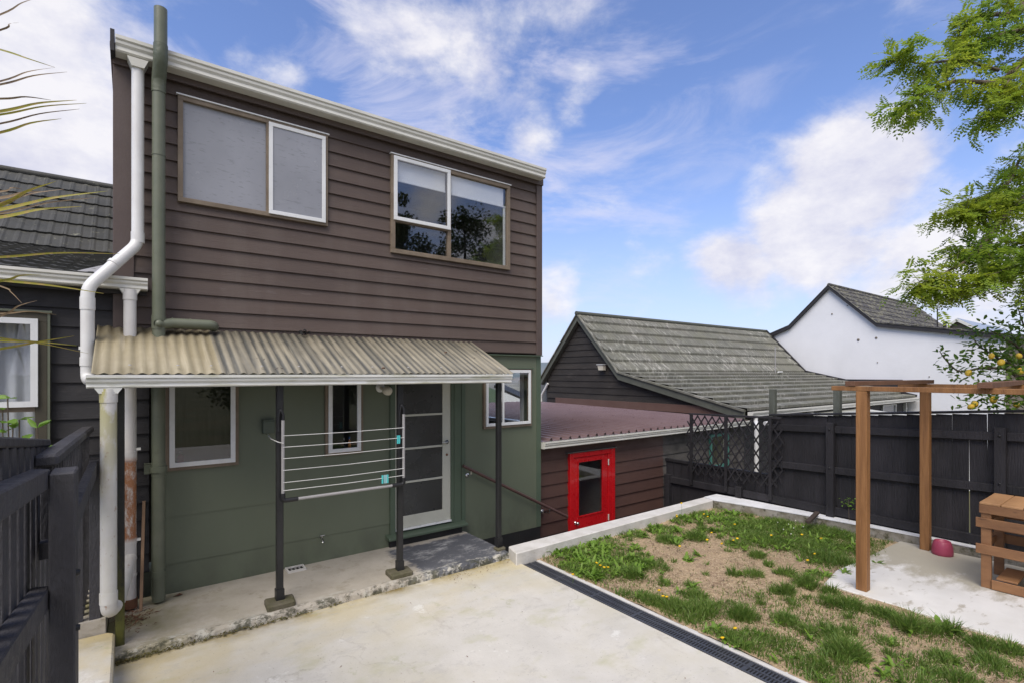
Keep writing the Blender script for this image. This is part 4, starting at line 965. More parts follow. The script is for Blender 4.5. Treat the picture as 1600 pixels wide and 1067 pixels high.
while x < 10.40:
    ribsheet(x, min(x+.77, 10.46), 5.66, 1.125, 12.75, 1.20, lift=.002*(i % 2)).build('roof_sheet', 'brown_roof', lt_); x += .76; i += 1
B(4.77, 10.44, 5.85, 12.7, 1.06, 1.09).build('ceiling', 'dark', lt_)
B(4.77, 10.46, 12.70, 12.76, -1.6, 1.16).build('back_wall', 'leanto_wall', lt_)

# =================================================================== TILED GABLE HOUSE (right)
gh = thing('gable_house', (10.5, 9, -1.5), 'dark weathered gable end house with a long grey green tiled roof behind the fence', 'house')
GX = 10.5
def out(z):
    hi = 12.2 if z < 1.95 else 12.2-(z-1.95)/(3.72-1.95)*(12.2-10.72)
    lo = 9.18+(z-2.06)/(3.72-2.06)*(10.72-9.18) if z > 2.06 else 5.80+(z-1.25)/(2.06-1.25)*(9.18-5.80)
    return lo, max(hi, lo)
boards(gh, 'X', GX, 5.0, 13, 1.36, 3.70, .178, 'old_wall', outline=out, tb=.028)
B(10.42, 10.47, 5.82, 11.75, 1.19, 1.375).build('flashing', 'flash', gh)
mb = MB(); mb.box(10.50, 10.56, 5.83, 12.2, -1.5, 1.36)
mb.prism([(10.50, 5.83, 1.36), (10.50, 5.85, 1.28), (10.50, 9.18, 2.06), (10.50, 10.72, 3.70), (10.50, 12.2, 1.95), (10.50, 12.2, 1.36)], (.06, 0, 0)); mb.build('gable_wall', 'old_wall', gh)
# barge boards: verge follows the roof line
def barge(parent, pts, x0, x1, drop, m, name='barge_board'):
    for (a, b) in zip(pts[:-1], pts[1:]):
        (y0, z0), (y1, z1) = a, b
        MB().hexa([(x0, y0, z0-drop), (x1, y0, z0-drop), (x1, y1, z1-drop), (x0, y1, z1-drop), (x0, y0, z0), (x1, y0, z0), (x1, y1, z1), (x0, y1, z1)]).build(name, m, parent)
vg = [(5.70, 1.30), (9.18, 2.12), (10.72, 3.78), (12.35, 1.94)]
barge(gh, vg, 10.34, 10.375, .17, 'barge')
barge(gh, [(y, z+.045) for y, z in vg], 10.30, 10.40, .04, 'tile_r', 'verge_cap')
barge(gh, [(y, z-.172) for y, z in vg], 10.376, 10.498, .012, 'barge', 'soffit')
def course(x0, x1, Y0, Z0, Y1, Z1, pitch, amp, lip, m, parent, per=6, skirt=.062, clip=None):
    n = int((x1-x0)/pitch*per); V = []
    for i in range(n+1):
        x = x0+(x1-x0)*i/n; ph = (x/pitch) % 1; h = amp*(abs(math.sin(math.pi*ph))**.7)
        V += [(x, Y0, Z0+h+lip), (x, Y1, Z1+h), (x, Y0+.004, Z0+h+lip-skirt)]
    F = []
    for i in range(n):
        p, q = i*3, i*3+3; F += [(p, q, q+1, p+1), (p+2, q+2, q, p)]
    return MB().add(V, F).build('roof_course', m, parent)
def courses(x0, x1, Y0, Z0, Y1, Z1, n, m, parent, pitch=.15, amp=.024, lip=.066):
    for i in range(n):
        a, b = i/n, (i+1)/n
        course(x0, x1, Y0+(Y1-Y0)*a, Z0+(Z1-Z0)*a, Y0+(Y1-Y0)*b, Z0+(Z1-Z0)*b, pitch, amp, lip, m, parent)
courses(10.38, 21.1, 5.66, 1.30, 9.18, 2.13, 9, 'tile_r', gh)
courses(10.38, 21.1, 9.18, 2.13, 10.72, 3.80, 6, 'tile_r', gh)
MB().tube([(10.30, 10.72, 3.83), (21.1, 10.72, 3.83)], .06, 10).build('ridge_cap', 'barge', gh)
MB().hexa([(10.38, 10.72, 3.76), (21.1, 10.72, 3.76), (21.1, 12.4, 1.90), (10.38, 12.4, 1.90), (10.38, 10.72, 3.80), (21.1, 10.72, 3.80), (21.1, 12.4, 1.94), (10.38, 12.4, 1.94)]).build('rear_roof', 'tile_r', gh)
MB().bar((21.13, 5.64, 1.36), (21.13, 9.18, 2.19), .08, .08).bar((21.13, 9.18, 2.19), (21.13, 10.72, 3.86), .08, .08).build('verge_trim', 'black_edge', gh)
gutter(gh, 'Y', 10.40, 21.1, 5.54, 5.66, 1.20, 1.30, 'gutter')
B(10.56, 21.1, 5.665, 5.70, 1.16, 1.29).build('fascia', 'black_edge', gh)
boards(gh, 'Y', 6.0, 10.56, 21.0, -1.5, 1.30, .18, 'dark_wall', openings=[(19.0, 20.2, .55, 1.15)])
B(10.56, 21.0, 5.70, 6.0, 1.28, 1.30).build('soffit', 'black_edge', gh)
B(21.0, 21.1, 5.90, 6.02, -1.5, 1.30).build('corner_board', 'white', gh)
B(21.0, 21.1, 6.02, 12.2, -1.5, 1.9).build('rear_gable_wall', 'dark_wall', gh); B(10.5, 21.1, 12.2, 12.26, -1.5, 1.9).build('back_wall', 'dark_wall', gh)
gwn = rect_frame(MB(), 19.0, 20.2, .55, 1.15, .07, 5.93, 6.01).build('window', 'joinery', gh); B(19.07, 20.13, 5.96, 5.966, .62, 1.08).build('pane', 'frost1', gwn)
pipe(gh, [(10.62, 5.60, 1.20), (10.60, 5.60, 1.12), (10.36, 5.45, 1.07), (10.36, 5.45, -1.1)], .045, 'pipe', 'downpipe')
pipe(gh, [(10.6, 5.40, 1.07), (11.2, 5.2, 1.07), (11.2, 5.2, -1.1)], .045, 'pipe', 'waste_pipe')
fl = thing('flood_light', (10.40, 9.80, 2.20), 'small white flood light under a shade on the dark gable wall', 'light')
B(10.30, 10.47, 9.68, 9.92, 2.345, 2.36).build('shade', 'joinery', fl); MB().hexa([(10.34, 9.72, 2.20), (10.46, 9.72, 2.20), (10.46, 9.88, 2.20), (10.34, 9.88, 2.20), (10.32, 9.70, 2.33), (10.46, 9.70, 2.33), (10.46, 9.90, 2.33), (10.32, 9.90, 2.33)]).build('lamp_body', 'lamp', fl)
a = P(857, 597, 16.0); b = P(846, 614, 16.2)
pipe(gh, [(10.42, 12.10, 1.80), (10.42, 12.42, 1.40), (10.42, 12.42, 1.22)], .035, 'pipe', 'downpipe')
ms = thing('roof_aerial', (18.2, 9.0, 2.1), 'thin aerial mast with white base standing on the grey green roof', 'aerial')
MB().tube([(18.2, 8.9, 2.12), (18.2, 8.9, 3.05)], .018, 8).build('mast', 'grey_tube', ms); MB().tube([(18.0, 8.7, 2.16), (18.7, 8.9, 2.16)], .03, 6).build('base_rail', 'white', ms)
# small polycarbonate awning in the yard behind the fence
aw = thing('awning', (14.5, 5.2, 1.0), 'low pale translucent awning with white edges seen over the fence', 'awning')
MB().hexa([(13.2, 4.3, .98), (16.0, 4.3, .98), (16.0, 5.95, 1.16), (13.2, 5.95, 1.16), (13.2, 4.3, 1.0), (16.0, 4.3, 1.0), (16.0, 5.95, 1.18), (13.2, 5.95, 1.18)]).build('roof_sheet', mat('pale_awning_sheet', (.42, .42, .38), (.3, .3, .26), rough=.4), aw)
for q in (((13.2, 4.27, 1.0), (16.0, 4.27, 1.0)), ((13.17, 4.3, 1.0), (13.17, 5.95, 1.18)), ((16.03, 4.3, 1.0), (16.03, 5.95, 1.18))): MB().bar(q[0], q[1], .04, .06).build('edge_bar', 'white', aw)
for x in (13.25, 15.95): B(x-.03, x+.03, 4.30, 4.36, -1.6, .97).build('post', 'white', aw)

# =================================================================== WHITE HOUSE (right, behind)
wh = thing('white_house', (21.2, 8, -1.6), 'white block gable wall with black verge and lichen covered roof', 'house')
ol = [(3.53, -1.6), (3.53, 3.20), (6.8, 3.80), (8.36, 5.34), (9.8, 3.94), (10.66, 3.62), (13.2, 2.6), (13.2, -1.6)]
MB().prism([(21.25, y, z) for y, z in ol][::-1], (.25, 0, 0)).build('gable_wall', 'white_wall', wh)
MB().box(21.5, 31, 3.60, 3.7, -1.6, 3.15).box(21.5, 31, 13.0, 13.1, -1.6, 2.5).box(30.9, 31, 3.7, 13.0, -1.6, 2.5).build('wall', 'taupe', wh)
vw = [(3.40, 3.25), (6.8, 3.87), (8.36, 5.42), (9.8, 4.0), (10.66, 3.68), (13.3, 2.62)]
barge(wh, vw, 21.12, 21.245, .13, 'black_edge')
barge(wh, [(y, z+.02) for y, z in vw], 21.10, 21.3, .018, 'tile_w', 'verge_cap')
barge(wh, vw[:3], 21.3, 31.1, .04, 'black_edge', 'roof_deck'); barge(wh, vw[2:], 21.3, 31.1, .04, 'tile_w', 'rear_roof')
courses(21.28, 31.1, 6.8, 3.87, 8.36, 5.42, 7, 'tile_w', wh, pitch=.3, amp=.03, lip=.04)
courses(21.28, 31.1, 3.4, 3.25, 6.8, 3.87, 9, 'tile_w', wh, pitch=.3, amp=.03, lip=.04)
MB().tube([(21.2, 8.36, 5.44), (31.1, 8.36, 5.44)], .07, 8).build('ridge_cap', 'tile_w', wh)
for (px1, py1, sz1) in ((1341, 531, .045), (1369, 528, .04), (1300, 491, .03), (1452, 588, .02), (1324, 478, .02), (1371, 566, .02)):
    rr_ = ray(px1, py1); tt_ = 21.245/rr_[0]; c_ = P(px1, py1, tt_)
    MB().lathe((21.247, c_.y, c_.z), [(sz1, -.004), (sz1, .012), (sz1*.5, .02), (0, .016)], 8, axis=(-1, 0, 0)).build('wall_vent', 'taupe', wh)
MB().tube([(22.2, 5.35, 3.6), (22.2, 5.35, 4.32)], .02, 6).build('aerial', 'black_edge', wh)
MB().tube([(22.2, 5.15, 3.6), (22.2, 5.15, 3.86)], .05, 8).build('vent_stub', 'black_edge', wh)
# blue roofed house further off
bh = thing('far_house', (49, 10, -6), 'distant taupe house with a blue grey steel roof beside the lichen covered roof', 'house')
MB().prism([(49, 9.1, 4.9), (49, 10.6, 5.95), (49, 11.5, 5.2), (49, 11.5, -6), (49, 9.1, -6)], (13, 0, 0)).build('wall', 'taupe', bh)
barge(bh, [(8.7, 4.85), (10.6, 6.15), (11.8, 5.1)], 48.8, 62.2, .12, 'blue_roof', 'roof')
barge(bh, [(8.7, 4.82), (10.6, 6.12), (11.8, 5.07)], 48.6, 48.79, .22, 'gutter', 'barge_board')
# white house seen through the corner window
ph = thing('low_white_house', (14, 22, -6), 'white gabled house with a dark roof glimpsed through the corner window', 'house')
r0 = P(770, 601, 27); r1 = P(830, 628, 27)
dv = Vector((RT[0], RT[1], 0)); fv = Vector((FW[0], FW[1], 0)); c0 = P(775, 583, 27); c0.z = 0
q = [c0, c0+dv*2.2]
MB().prism([(c0.x, c0.y, -6), (c0.x, c0.y, 1.35), (*(c0+dv*1.6).xy, .62), (*(c0+dv*1.6).xy, -6)], tuple(fv*9)).build('wall', 'white_wall', ph)
MB().prism([(*(c0-dv*.1).xy, 1.36), (*(c0+dv*1.8).xy, .54), (*(c0+dv*1.8).xy, .66), (*(c0-dv*.1).xy, 1.50)], tuple(fv*9.2)).build('roof', 'black_edge', ph)
# grey tank in the gap
tk = thing('water_tank', tuple(P(842, 583, 19))[:2]+(-1.6,), 'dark grey rounded water tank in the gap beside the green corner', 'water tank')
c = P(842, 583, 19)
MB().lathe((c.x, c.y, -1.6), [(.30, 0), (.30, 3.35), (.24, 3.5), (.1, 3.58), (0, 3.6)], 20).build('tank_body', 'tank', tk)
# hills
def mound(name, c, rx, ry, h, m, seed, nz_=.15, **k):
    r_ = random.Random(seed); V = []; F = []; nr, na = 14, 48; ph_ = [r_.uniform(0, 6.28) for _ in range(6)]
    for i in range(nr+1):
        q = i/nr
        for j in range(na):
            a = 2*math.pi*j/na; f = 1+nz_*math.sin(3*a+ph_[0])+nz_*.6*math.sin(7*a+ph_[1])
            zz3 = h*(math.cos(q*math.pi)+1)/2*(1+.12*math.sin(5*a+ph_[2]+q*4)*q)
            V.append((c[0]+rx*q*f*math.cos(a), c[1]+ry*q*f*math.sin(a), c[2]+zz3))
    for i in range(nr):
        for j in range(na): F.append((i*na+j, (i+1)*na+j, (i+1)*na+(j+1) % na, i*na+(j+1) % na))
    return npmesh(name, V, F, m, smooth=True, kind='structure')
c = P(640, 583, 110); mound('grassy_hill', (c.x, c.y, -8), 38, 34, 10.6, 'hill', 3)
for k, (x, t, rx, h) in enumerate(((880, 2600, 1000, 78), (1500, 3300, 1600, 90), (300, 3000, 1500, 95), (-900, 3200, 1800, 120), (2600, 3000, 1500, 110))):
    c = P(x, 583, t); mound('far_hills', (c.x, c.y, -20), rx, rx*.6, h, 'farhill', 10+k)
mb = MB(); r_ = random.Random(5)
for i in range(420):
    c = P(r_.uniform(600, 1100), 583, r_.uniform(350, 900)); s = r_.uniform(4, 9); h = r_.uniform(3, 8)
    mb.box(c.x-s, c.x+s, c.y-s*.7, c.y+s*.7, -14, -11+h)
mb.build('distant_town', mat('pale_town_buildings', (.45, .44, .42), (.30, .30, .32), scale=.05, rough=.9, bump=0), kind='stuff')

# =================================================================== LEFT FENCE
lf = thing('picket_fence', (-.27, 3, 0), 'charcoal stained picket fence with thick end post in the left foreground', 'fence')
zc = lambda y: 1.91-.11*(y-2.27)
y = .2
while y < 3.42:
    B(-.350, -.326, y, y+.088, .12, zc(y)-.040).build('picket', 'fence_l', lf, bevel=.003); y += .150
MB().hexa([(-.40, .2, zc(.2)-.036), (-.320, .2, zc(.2)-.036), (-.320, 3.47, zc(3.47)-.036), (-.40, 3.47, zc(3.47)-.036), (-.40, .2, zc(.2)), (-.320, .2, zc(.2)), (-.320, 3.47, zc(3.47)), (-.40, 3.47, zc(3.47))]).build('top_rail', 'fence_l', lf, bevel=.006)
def lrail(za, zb, ya, yb, h, x0=-.324, x1=-.264):
    MB().hexa([(x0, ya, za-h), (x1, ya, za-h), (x1, yb, zb-h), (x0, yb, zb-h), (x0, ya, za), (x1, ya, za-.006), (x1, yb, zb-.006), (x0, yb, zb)]).build('rail', 'fence_l', lf, bevel=.005)
lrail(1.96, 1.722, .2, 2.84, .085); lrail(1.61, 1.24, .2, 2.84, .095)
B(-.263, -.180, 2.76, 2.93, -.2, 1.706).build('end_post', 'fence_l', lf, bevel=.006)
B(-.41, -.325, 3.40, 3.48, -.2, 1.738).build('post', 'fence_l', lf, bevel=.004)
MB().lathe((-.179, 2.80, 1.28), [(0, .012), (.012, .012), (.014, 0)], 8, axis=(1, 0, 0)).build('bolt', 'post', lf); MB().lathe((-.179, 2.80, 1.05), [(0, .012), (.012, .012), (.014, 0)], 8, axis=(1, 0, 0)).build('bolt', 'post', lf)
ls = thing('stair_balustrade', (-.28, 4.3, 0), 'charcoal timber balustrade sloping away behind the end post to the dark wall', 'balustrade')
MB().bar((-.29, 2.95, 1.735), (-.29, 5.62, 1.635), .085, .055).build('hand_rail', 'fence_l', ls, bevel=.012)
MB().bar((-.292, 2.95, 1.35), (-.292, 5.60, 1.32), .04, .07).build('bottom_rail', 'fence_l', ls)
MB().bar((-.215, 2.95, 1.44), (-.215, 4.86, 1.415), .045, .10).build('lower_rail', 'fence_l', ls, bevel=.004)
y = 3.02
while y < 5.6:
    B(-.31, -.275, y, y+.045, 1.36 if y < 4.8 else .3, 1.705-.037*(y-2.95)).build('baluster', 'fence_l', ls); y += .115
B(-.24, -.175, 4.86, 4.93, .2, 1.47).build('post', 'fence_l', ls, bevel=.003)

# =================================================================== RIGHT FENCE
rf = thing('paling_fence', (7.8, 2, 0), 'tall black stained paling fence running behind the lawn and pergola', 'fence')
ftop = lambda y: 1.69-.08*(y-1.1)
y = 3.86; PALX = 7.815
while y > -3:
    w = rnd.uniform(.138, .156); g = rnd.choice([.0, .0, .001, .002, .004])
    t = rnd.uniform(-.004, .004) if rnd.random() < .75 else rnd.uniform(-.012, .012)
    ox = rnd.uniform(0, .006)
    zt = ftop(y)-.005; zb = .10+rnd.uniform(-.01, .015)
    MB().hexa([(PALX+ox, y-w-t, zb), (PALX+ox, y-t, zb), (PALX+ox+.018, y-t, zb), (PALX+ox+.018, y-w-t, zb), (PALX+ox, y-w+t*.3, zt), (PALX+ox, y+t*.3, zt), (PALX+ox+.018, y+t*.3, zt), (PALX+ox+.018, y-w+t*.3, zt)][::1]).build('paling', 'fence', rf)
    y -= w+g
y = 5.78
while y > 3.90:
    w = rnd.uniform(.138, .156); zt = .56+rnd.uniform(-.004, .004)
    B(PALX, PALX+.018, y-w, y, -.6, zt).build('low_paling', 'fence', rf); y -= w+rnd.choice([.001, .002, .006])
def frail(name, ya, za, yb, zb, h=.095, x0=7.765, x1=7.813, m='fence'):
    return MB().hexa([(x0, yb, zb-h), (x1, yb, zb-h), (x1, ya, za-h), (x0, ya, za-h), (x0, yb, zb-.004), (x1, yb, zb), (x1, ya, za), (x0, ya, za-.004)]).build(name, m, rf, bevel=.003)
for (a, b) in ((3.88, 3.085), (2.99, 1.365), (1.265, -.35), (-.45, -3)):
    rl = lambda y, z0, k: z0+(3.83-y)*k
    frail('rail', a, rl(a, 1.35, .0426), b, rl(b, 1.35, .0426)); frail('rail', a, rl(a, .80, .028), b, rl(b, .80, .028)); frail('rail', a, .272, b, .262, .11)
frail('rail', 5.78, .262, 4.42, .272, .11); frail('rail', 4.31, .27, 3.885, .272, .11)
frail('low_cap', 5.79, .578, 3.86, .578, .05, 7.79, 7.84)
frail('fence_cap', 3.9, ftop(3.9)+.03, -3, ftop(-3)+.03, .03, 7.775, 7.86)
for y, zt in ((3.035, 1.43), (1.315, 1.51), (-.4, 1.6)):
    po = B(7.715, 7.812, y-.048, y+.048, .12, zt).build('post', 'fence', rf, bevel=.004)
    for z in (zt-.09, zt-.62): MB().lathe((7.714, y, z), [(0, .01), (.011, .01), (.013, 0)], 8, axis=(-1, 0, 0)).build('bolt', 'post', po)
B(7.72, 7.812, 4.315, 4.415, .0, .315).build('post', 'fence', rf, bevel=.004)
B(7.72, 7.812, 5.66, 5.76, -.6, .30).build('post', 'fence', rf, bevel=.004)
# trellis panel
tz = thing('trellis_panel', (7.75, 4.5, .2), 'black diamond trellis standing above the low part of the black fence', 'trellis')
for y in (5.22, 4.58, 3.86): B(7.728, 7.764, y-.022, y+.022, .20, 1.415+(5.22-y)*.02).build('upright', 'fence', tz)
MB().bar((7.745, 5.26, 1.415), (7.745, 3.7, 1.45), .03, .028).build('top_bar', 'fence', tz)
k = 1.5; Ya, Yb, Za, Zb = 3.68, 5.30, .40, 1.40
for d in (1, -1):
    q = -1.4
    while q < 3.2:
        # line: y = y0 + s*d , z = Za + k*s
        pts = []
        y0 = Ya+q if d == 1 else Yb-q
        s0, s1 = 0, (Zb-Za)/k
        lo = (Ya-y0)*d if d == 1 else (y0-Yb); hi = (Yb-y0) if d == 1 else (y0-Ya)
        a, b = max(s0, lo), min(s1, hi)
        if b-a > .1:
            a -= rnd.uniform(-.01, .02)
            p0 = (7.752 if d == 1 else 7.742, y0+d*a, Za+k*a); p1 = (7.752 if d == 1 else 7.742, y0+d*b, Za+k*b)
            MB().bar(p0, p1, .022, .009, up=(1, 0, 0)).build('trellis_slat', 'fence', tz)
        q += .135
for y, zt, lab in ((3.92, 1.87, 'grey green weathered post rising above the fence beside the trellis'), (3.02, 1.90, 'grey green weathered post rising above the fence left of the pergola')):
    o = B(7.90, 7.985, y-.042, y+.042, -1.4, zt).build('timber_post', 'grey_post', bevel=.004); tag(o, lab, 'post', 'old grey posts behind the black fence')

# =================================================================== PERGOLA
pg = thing('pergola', (6.6, 1, .03), 'unfinished orange stained timber pergola of square posts, beams and loose cross boards', 'pergola')
for x, y in ((5.655, 1.93), (7.545, 1.93), (5.655, -1.6), (7.545, -1.6)):
    B(x-.046, x+.046, y-.046, y+.046, .03, 1.94).build('post', 'pergola', pg, bevel=.004)
for x in (5.655, 7.545):
    B(x-.046, x+.046, -1.9, 2.19, 1.942, 1.987).build('beam', 'pergola', pg, bevel=.003)
MB().bar((5.60, 2.02, 2.012), (7.70, 1.93, 2.012), .09, .045).build('cross_board', 'pergola_dk', pg, bevel=.002)
MB().bar((5.52, 1.03, 2.014), (7.75, 1.16, 2.014), .09, .045).build('cross_board', 'pergola_dk', pg, bevel=.002)
MB().bar((5.50, -.4, 2.014), (7.75, -.35, 2.014), .09, .045).build('cross_board', 'pergola_dk', pg, bevel=.002)
# pallet shelf
ps = thing('pallet_shelf', (6.95, .65, .03), 'shelf unit made of reclaimed orange pallet wood with open slatted sides', 'shelf')
X0, X1, Y0s, Y1s = 6.66, 7.24, .05, 1.27; ZT = .86
def pb(n, *a, m='pallet'): return B(*a).build(n, m, ps, bevel=.003)
for yy in (Y1s-.075, Y0s, .62):
    for xx in (X0, X1-.05): pb('leg', xx, xx+.045, yy, yy+.075, .03, ZT-.06)
nb = 8; 
for i in range(nb):
    a = Y1s+.012-(i+1)*.155; pb('top_board', X0-.02, X1+.02, a, a+.150, ZT-.02, ZT, m='pallet_top')
pb('front_board', X0-.02, X0-.001, Y0s, Y1s+.01, ZT-.105, ZT-.022); pb('back_board', X1+.001, X1+.02, Y0s, Y1s+.01, ZT-.105, ZT-.022)
for z in (.615, .36):
    pb('front_board', X0-.020, X0-.001, Y0s, Y1s+.035, z, z+.092); pb('back_board', X1+.001, X1+.02, Y0s, Y1s+.035, z, z+.092)
    pb('side_board', X0+.05, X1-.06, Y1s-.02, Y1s-.002, z+.01, z+.08)
    pb('shelf_bearer', X0+.05, X0+.075, Y0s+.08, Y1s-.08, z-.02, z+.0)
pb('end_bearer', X0+.05, X1-.06, Y1s-.018, Y1s-.002, ZT-.10, ZT-.03)
pb('kick_board', X0-.020, X0-.001, .83, Y1s-.08, .035, .125)
for i in range(3):
    a = 1.13-i*.19; pb('low_shelf_board', X0+.002, X1-.12, a-.12, a+.03, .13, .148)
# pink pot upside down
pt = thing('plastic_pot', (7.49, 1.76, .03), 'faded pink plastic pot standing on the concrete at the foot of the pergola post', 'pot')
MB().lathe((7.49, 1.76, .03), [(.093, 0), (.100, .012), (.100, .04), (.094, .10), (.078, .152), (.070, .160), (.062, .156), (.058, .10), (0, .08)], 24).build('pot_body', 'pot', pt)
of = MB().bar(tuple(onZ(1262, 815, .16)), tuple(onZ(1277, 800, .19)), .055, .035); o = of.build('wood_offcut', 'bark_dk', bevel=.004); tag(o, 'short dark timber offcut lying across the white kerb', 'offcut')

# =================================================================== VEGETATION
nr = np.random.RandomState(3)
# --- lawn: dense patches given as ground ellipses (centre px, radius m, strength)
tuf = []
def T(x, y, r, d=1.0, h=1.0, z=.03): c = onZ(x, y, z); tuf.append((c.x, c.y, r, d, h))
for x, y, r, d, h in ((875, 862, .30, .9, .8), (915, 868, .30, .9, .8), (950, 850, .30, .9, .8), (990, 838, .28, .9, .8), (1030, 822, .25, .8, .8), (905, 888, .25, .8, .8), (945, 885, .28, .8, .8), (985, 870, .3, .9, 1),
    (1020, 878, .2, .9, 1), (1060, 808, .22, .7, .8), (1100, 800, .35, 1, .9), (1140, 808, .35, 1, .9), (1180, 815, .35, 1, .9), (1220, 822, .35, .9, .9), (1260, 828, .35, .9, .9), (1300, 835, .35, 1, 1), (1345, 842, .32, 1, 1), (1385, 848, .25, 1, 1),
    (1170, 835, .3, .8, 1), (1210, 845, .28, .7, 1), (1260, 855, .35, .8, 1), (1300, 868, .35, 1, 1.1), (1330, 880, .25, 1, 1.1), (1280, 890, .2, .9, 1),
    (1048, 842, .16, 1, 1.1), (1080, 838, .14, .9, 1), (1145, 848, .16, .9, 1), (1095, 828, .15, .6, .8),
    (988, 898, .13, 1.1, 1.3), (1040, 910, .06, .8, .8), (1183, 868, .08, 1.1, 1), (1148, 895, .07, 1, 1), (1178, 897, .09, .7, .9), (1228, 895, .08, .7, 1), (1210, 925, .05, .7, .8), (1085, 930, .10, .9, .9), (1120, 940, .07, .7, .8),
    (1105, 955, .14, 1.2, 1.3), (1072, 958, .20, 1.0, 1), (1168, 962, .12, 1.3, 1.4), (1228, 968, .10, 1.1, 1.2), (1010, 932, .12, .6, .7), (975, 925, .10, .6, .7), (1040, 952, .14, .9, 1), (1030, 940, .12, .6, .8),
    (1130, 990, .22, 1, .9), (1180, 1000, .22, 1.0, 1), (1220, 1015, .2, 1, 1), (1200, 985, .16, .8, 1), (1250, 1040, .2, .9, 1), (1150, 1010, .10, .8, .8), (1300, 1050, .2, .8, 1),
    (1260, 912, .12, 1.1, 1), (1230, 925, .07, 1.2, 1.2), (1295, 925, .12, 1, 1), (1338, 948, .14, 1.3, 1.3), (1300, 940, .15, .9, .9), (1370, 955, .14, 1.2, 1.2), (1400, 965, .13, 1.1, 1.1), (1425, 975, .14, 1.4, 1.5), (1455, 985, .12, 1.2, 1.2), (1485, 992, .13, 1.2, 1.3),
    (1520, 1003, .12, 1.1, 1.1), (1550, 1012, .12, 1.1, 1.1), (1590, 1022, .12, 1.2, 1.2), (1320, 1025, .14, 1.3, 1.3), (1268, 985, .09, 1, 1.1), (1290, 978, .07, .8, .8), (1310, 992, .08, .9, 1), (1395, 1005, .09, .7, .8), (1468, 1025, .09, 1.2, 1.1), (1385, 1020, .06, .8, .8),
    (1430, 1045, .18, .8, .9), (1400, 1060, .2, .8, .9), (1340, 1070, .2, .8, 1), (1540, 1030, .11, .8, .9), (1500, 1060, .15, .7, .8), (1570, 1050, .2, .8, 1), (1600, 1060, .2, .9, 1), (1260, 1060, .16, .9, 1),
    (1355, 895, .10, 1, 1), (1385, 875, .10, 1, 1), (1200, 880, .05, .8, .8), (1240, 940, .05, .7, .7), (1190, 940, .05, .7, .7), (1100, 895, .04, .6, .6)):
    T(x, y, r, d, h)
for x, y, r, d, h in ((1250, 842, .3, .9, .7), (1210, 838, .3, .9, .7), (1290, 852, .3, .9, .7), (1330, 860, .3, .9, .8), (1360, 865, .25, .9, .8), (1180, 825, .3, .9, .7), (1230, 832, .3, .8, .7), (1140, 822, .25, .8, .7), (1370, 855, .3, .9, .8)): T(x, y, r, d, h)
tuf = [(cx, cy, r*(.8 if (cx > 5 and cy < 2.3) else 1), d*(.8 if (cx > 5 and cy < 2.3) else 1), h*(.8 if (cx > 4.4 and cy < 2.3) else 1)) for cx, cy, r, d, h in tuf]
tuf = [(cx+nr.randn()*r*.3, cy+nr.randn()*r*.25, r*nr.uniform(.75, 1.2), d, h*nr.uniform(.7, 1.25)) for cx, cy, r, d, h in tuf]
for _ in range(120):
    tuf.append((nr.uniform(3.8, 7.5), nr.uniform(-2, 4.4), nr.uniform(.02, .06), nr.uniform(.4, .9), nr.uniform(.5, .8)))
for _ in range(60): tuf.append((nr.uniform(3.75, 5.4), nr.uniform(-3.5, .4), nr.uniform(.08, .3), nr.uniform(.7, 1), 1))
P0 = []; H0 = []; L0 = []
for (cx, cy, r, d, h) in tuf:
    n = int(min(5200, 5200*r*r*3.14*d*(2.2 if r < .15 else 1)+26*d))
    rr = r*np.sqrt(nr.rand(n))*(1+.25*nr.randn(n)); a = nr.rand(n)*2*np.pi
    x = cx+rr*np.cos(a); y = cy+rr*np.sin(a)
    P0.append(np.stack([x, y], 1)); fall = np.clip(1.15-(rr/r)**2*.6, .25, 1.2)
    H0.append(h*.075*fall*(.5+nr.rand(n))*(1.15 if r < .16 else .8)); L0.append(np.stack([np.cos(a), np.sin(a)], 1)*(rr/r)[:, None]*(.6 if r < .16 else .2))
# sparse thin cover everywhere
def fbm(x, y):
    v = 0
    for k, (fx, fy, ph1, am) in enumerate(((1.3, .9, .4, 1), (-1.1, 2.3, 2.1, .8), (3.1, 2.2, 1.2, .6), (4.7, -3.9, .3, .5), (8.3, 6.1, 2.9, .4), (-7.7, 11.3, 1.7, .35), (17, 13, .9, .3), (-21, 19, 2.2, .25))): v = v+am*np.sin(fx*x+fy*y+ph1)
    return v
n = 110000; xx = nr.uniform(3.72, 7.6, n); yy = nr.uniform(-3.5, 4.48, n); v = fbm(xx, yy)+1.3*np.exp(-((yy-4.5)/.55)**2)+1.0*np.exp(-((xx-3.7)/.45)**2)+.9*np.exp(-((7.3+(4.5-yy)*.12-xx)/.5)**2)*(yy > 2.2)+.8*np.exp(-((yy-2.35)/.25)**2)*(xx > 5.4)
pr = 1/(1+np.exp(-(v-1.05)*2.2)); kk = nr.rand(n) < pr*.62; xx, yy, pr = xx[kk], yy[kk], pr[kk]; P0.append(np.stack([xx, yy], 1)); H0.append(nr.uniform(.012, .045, len(xx))*(.5+.8*pr)); L0.append(np.zeros((len(xx), 2)))
n = 9000; P0.append(np.stack([nr.uniform(3.75, 7.5, n), nr.uniform(-3.5, 4.45, n)], 1)); H0.append(nr.uniform(.012, .035, n)); L0.append(np.zeros((n, 2)))
P0 = np.concatenate(P0); H0 = np.concatenate(H0); L0 = np.concatenate(L0)
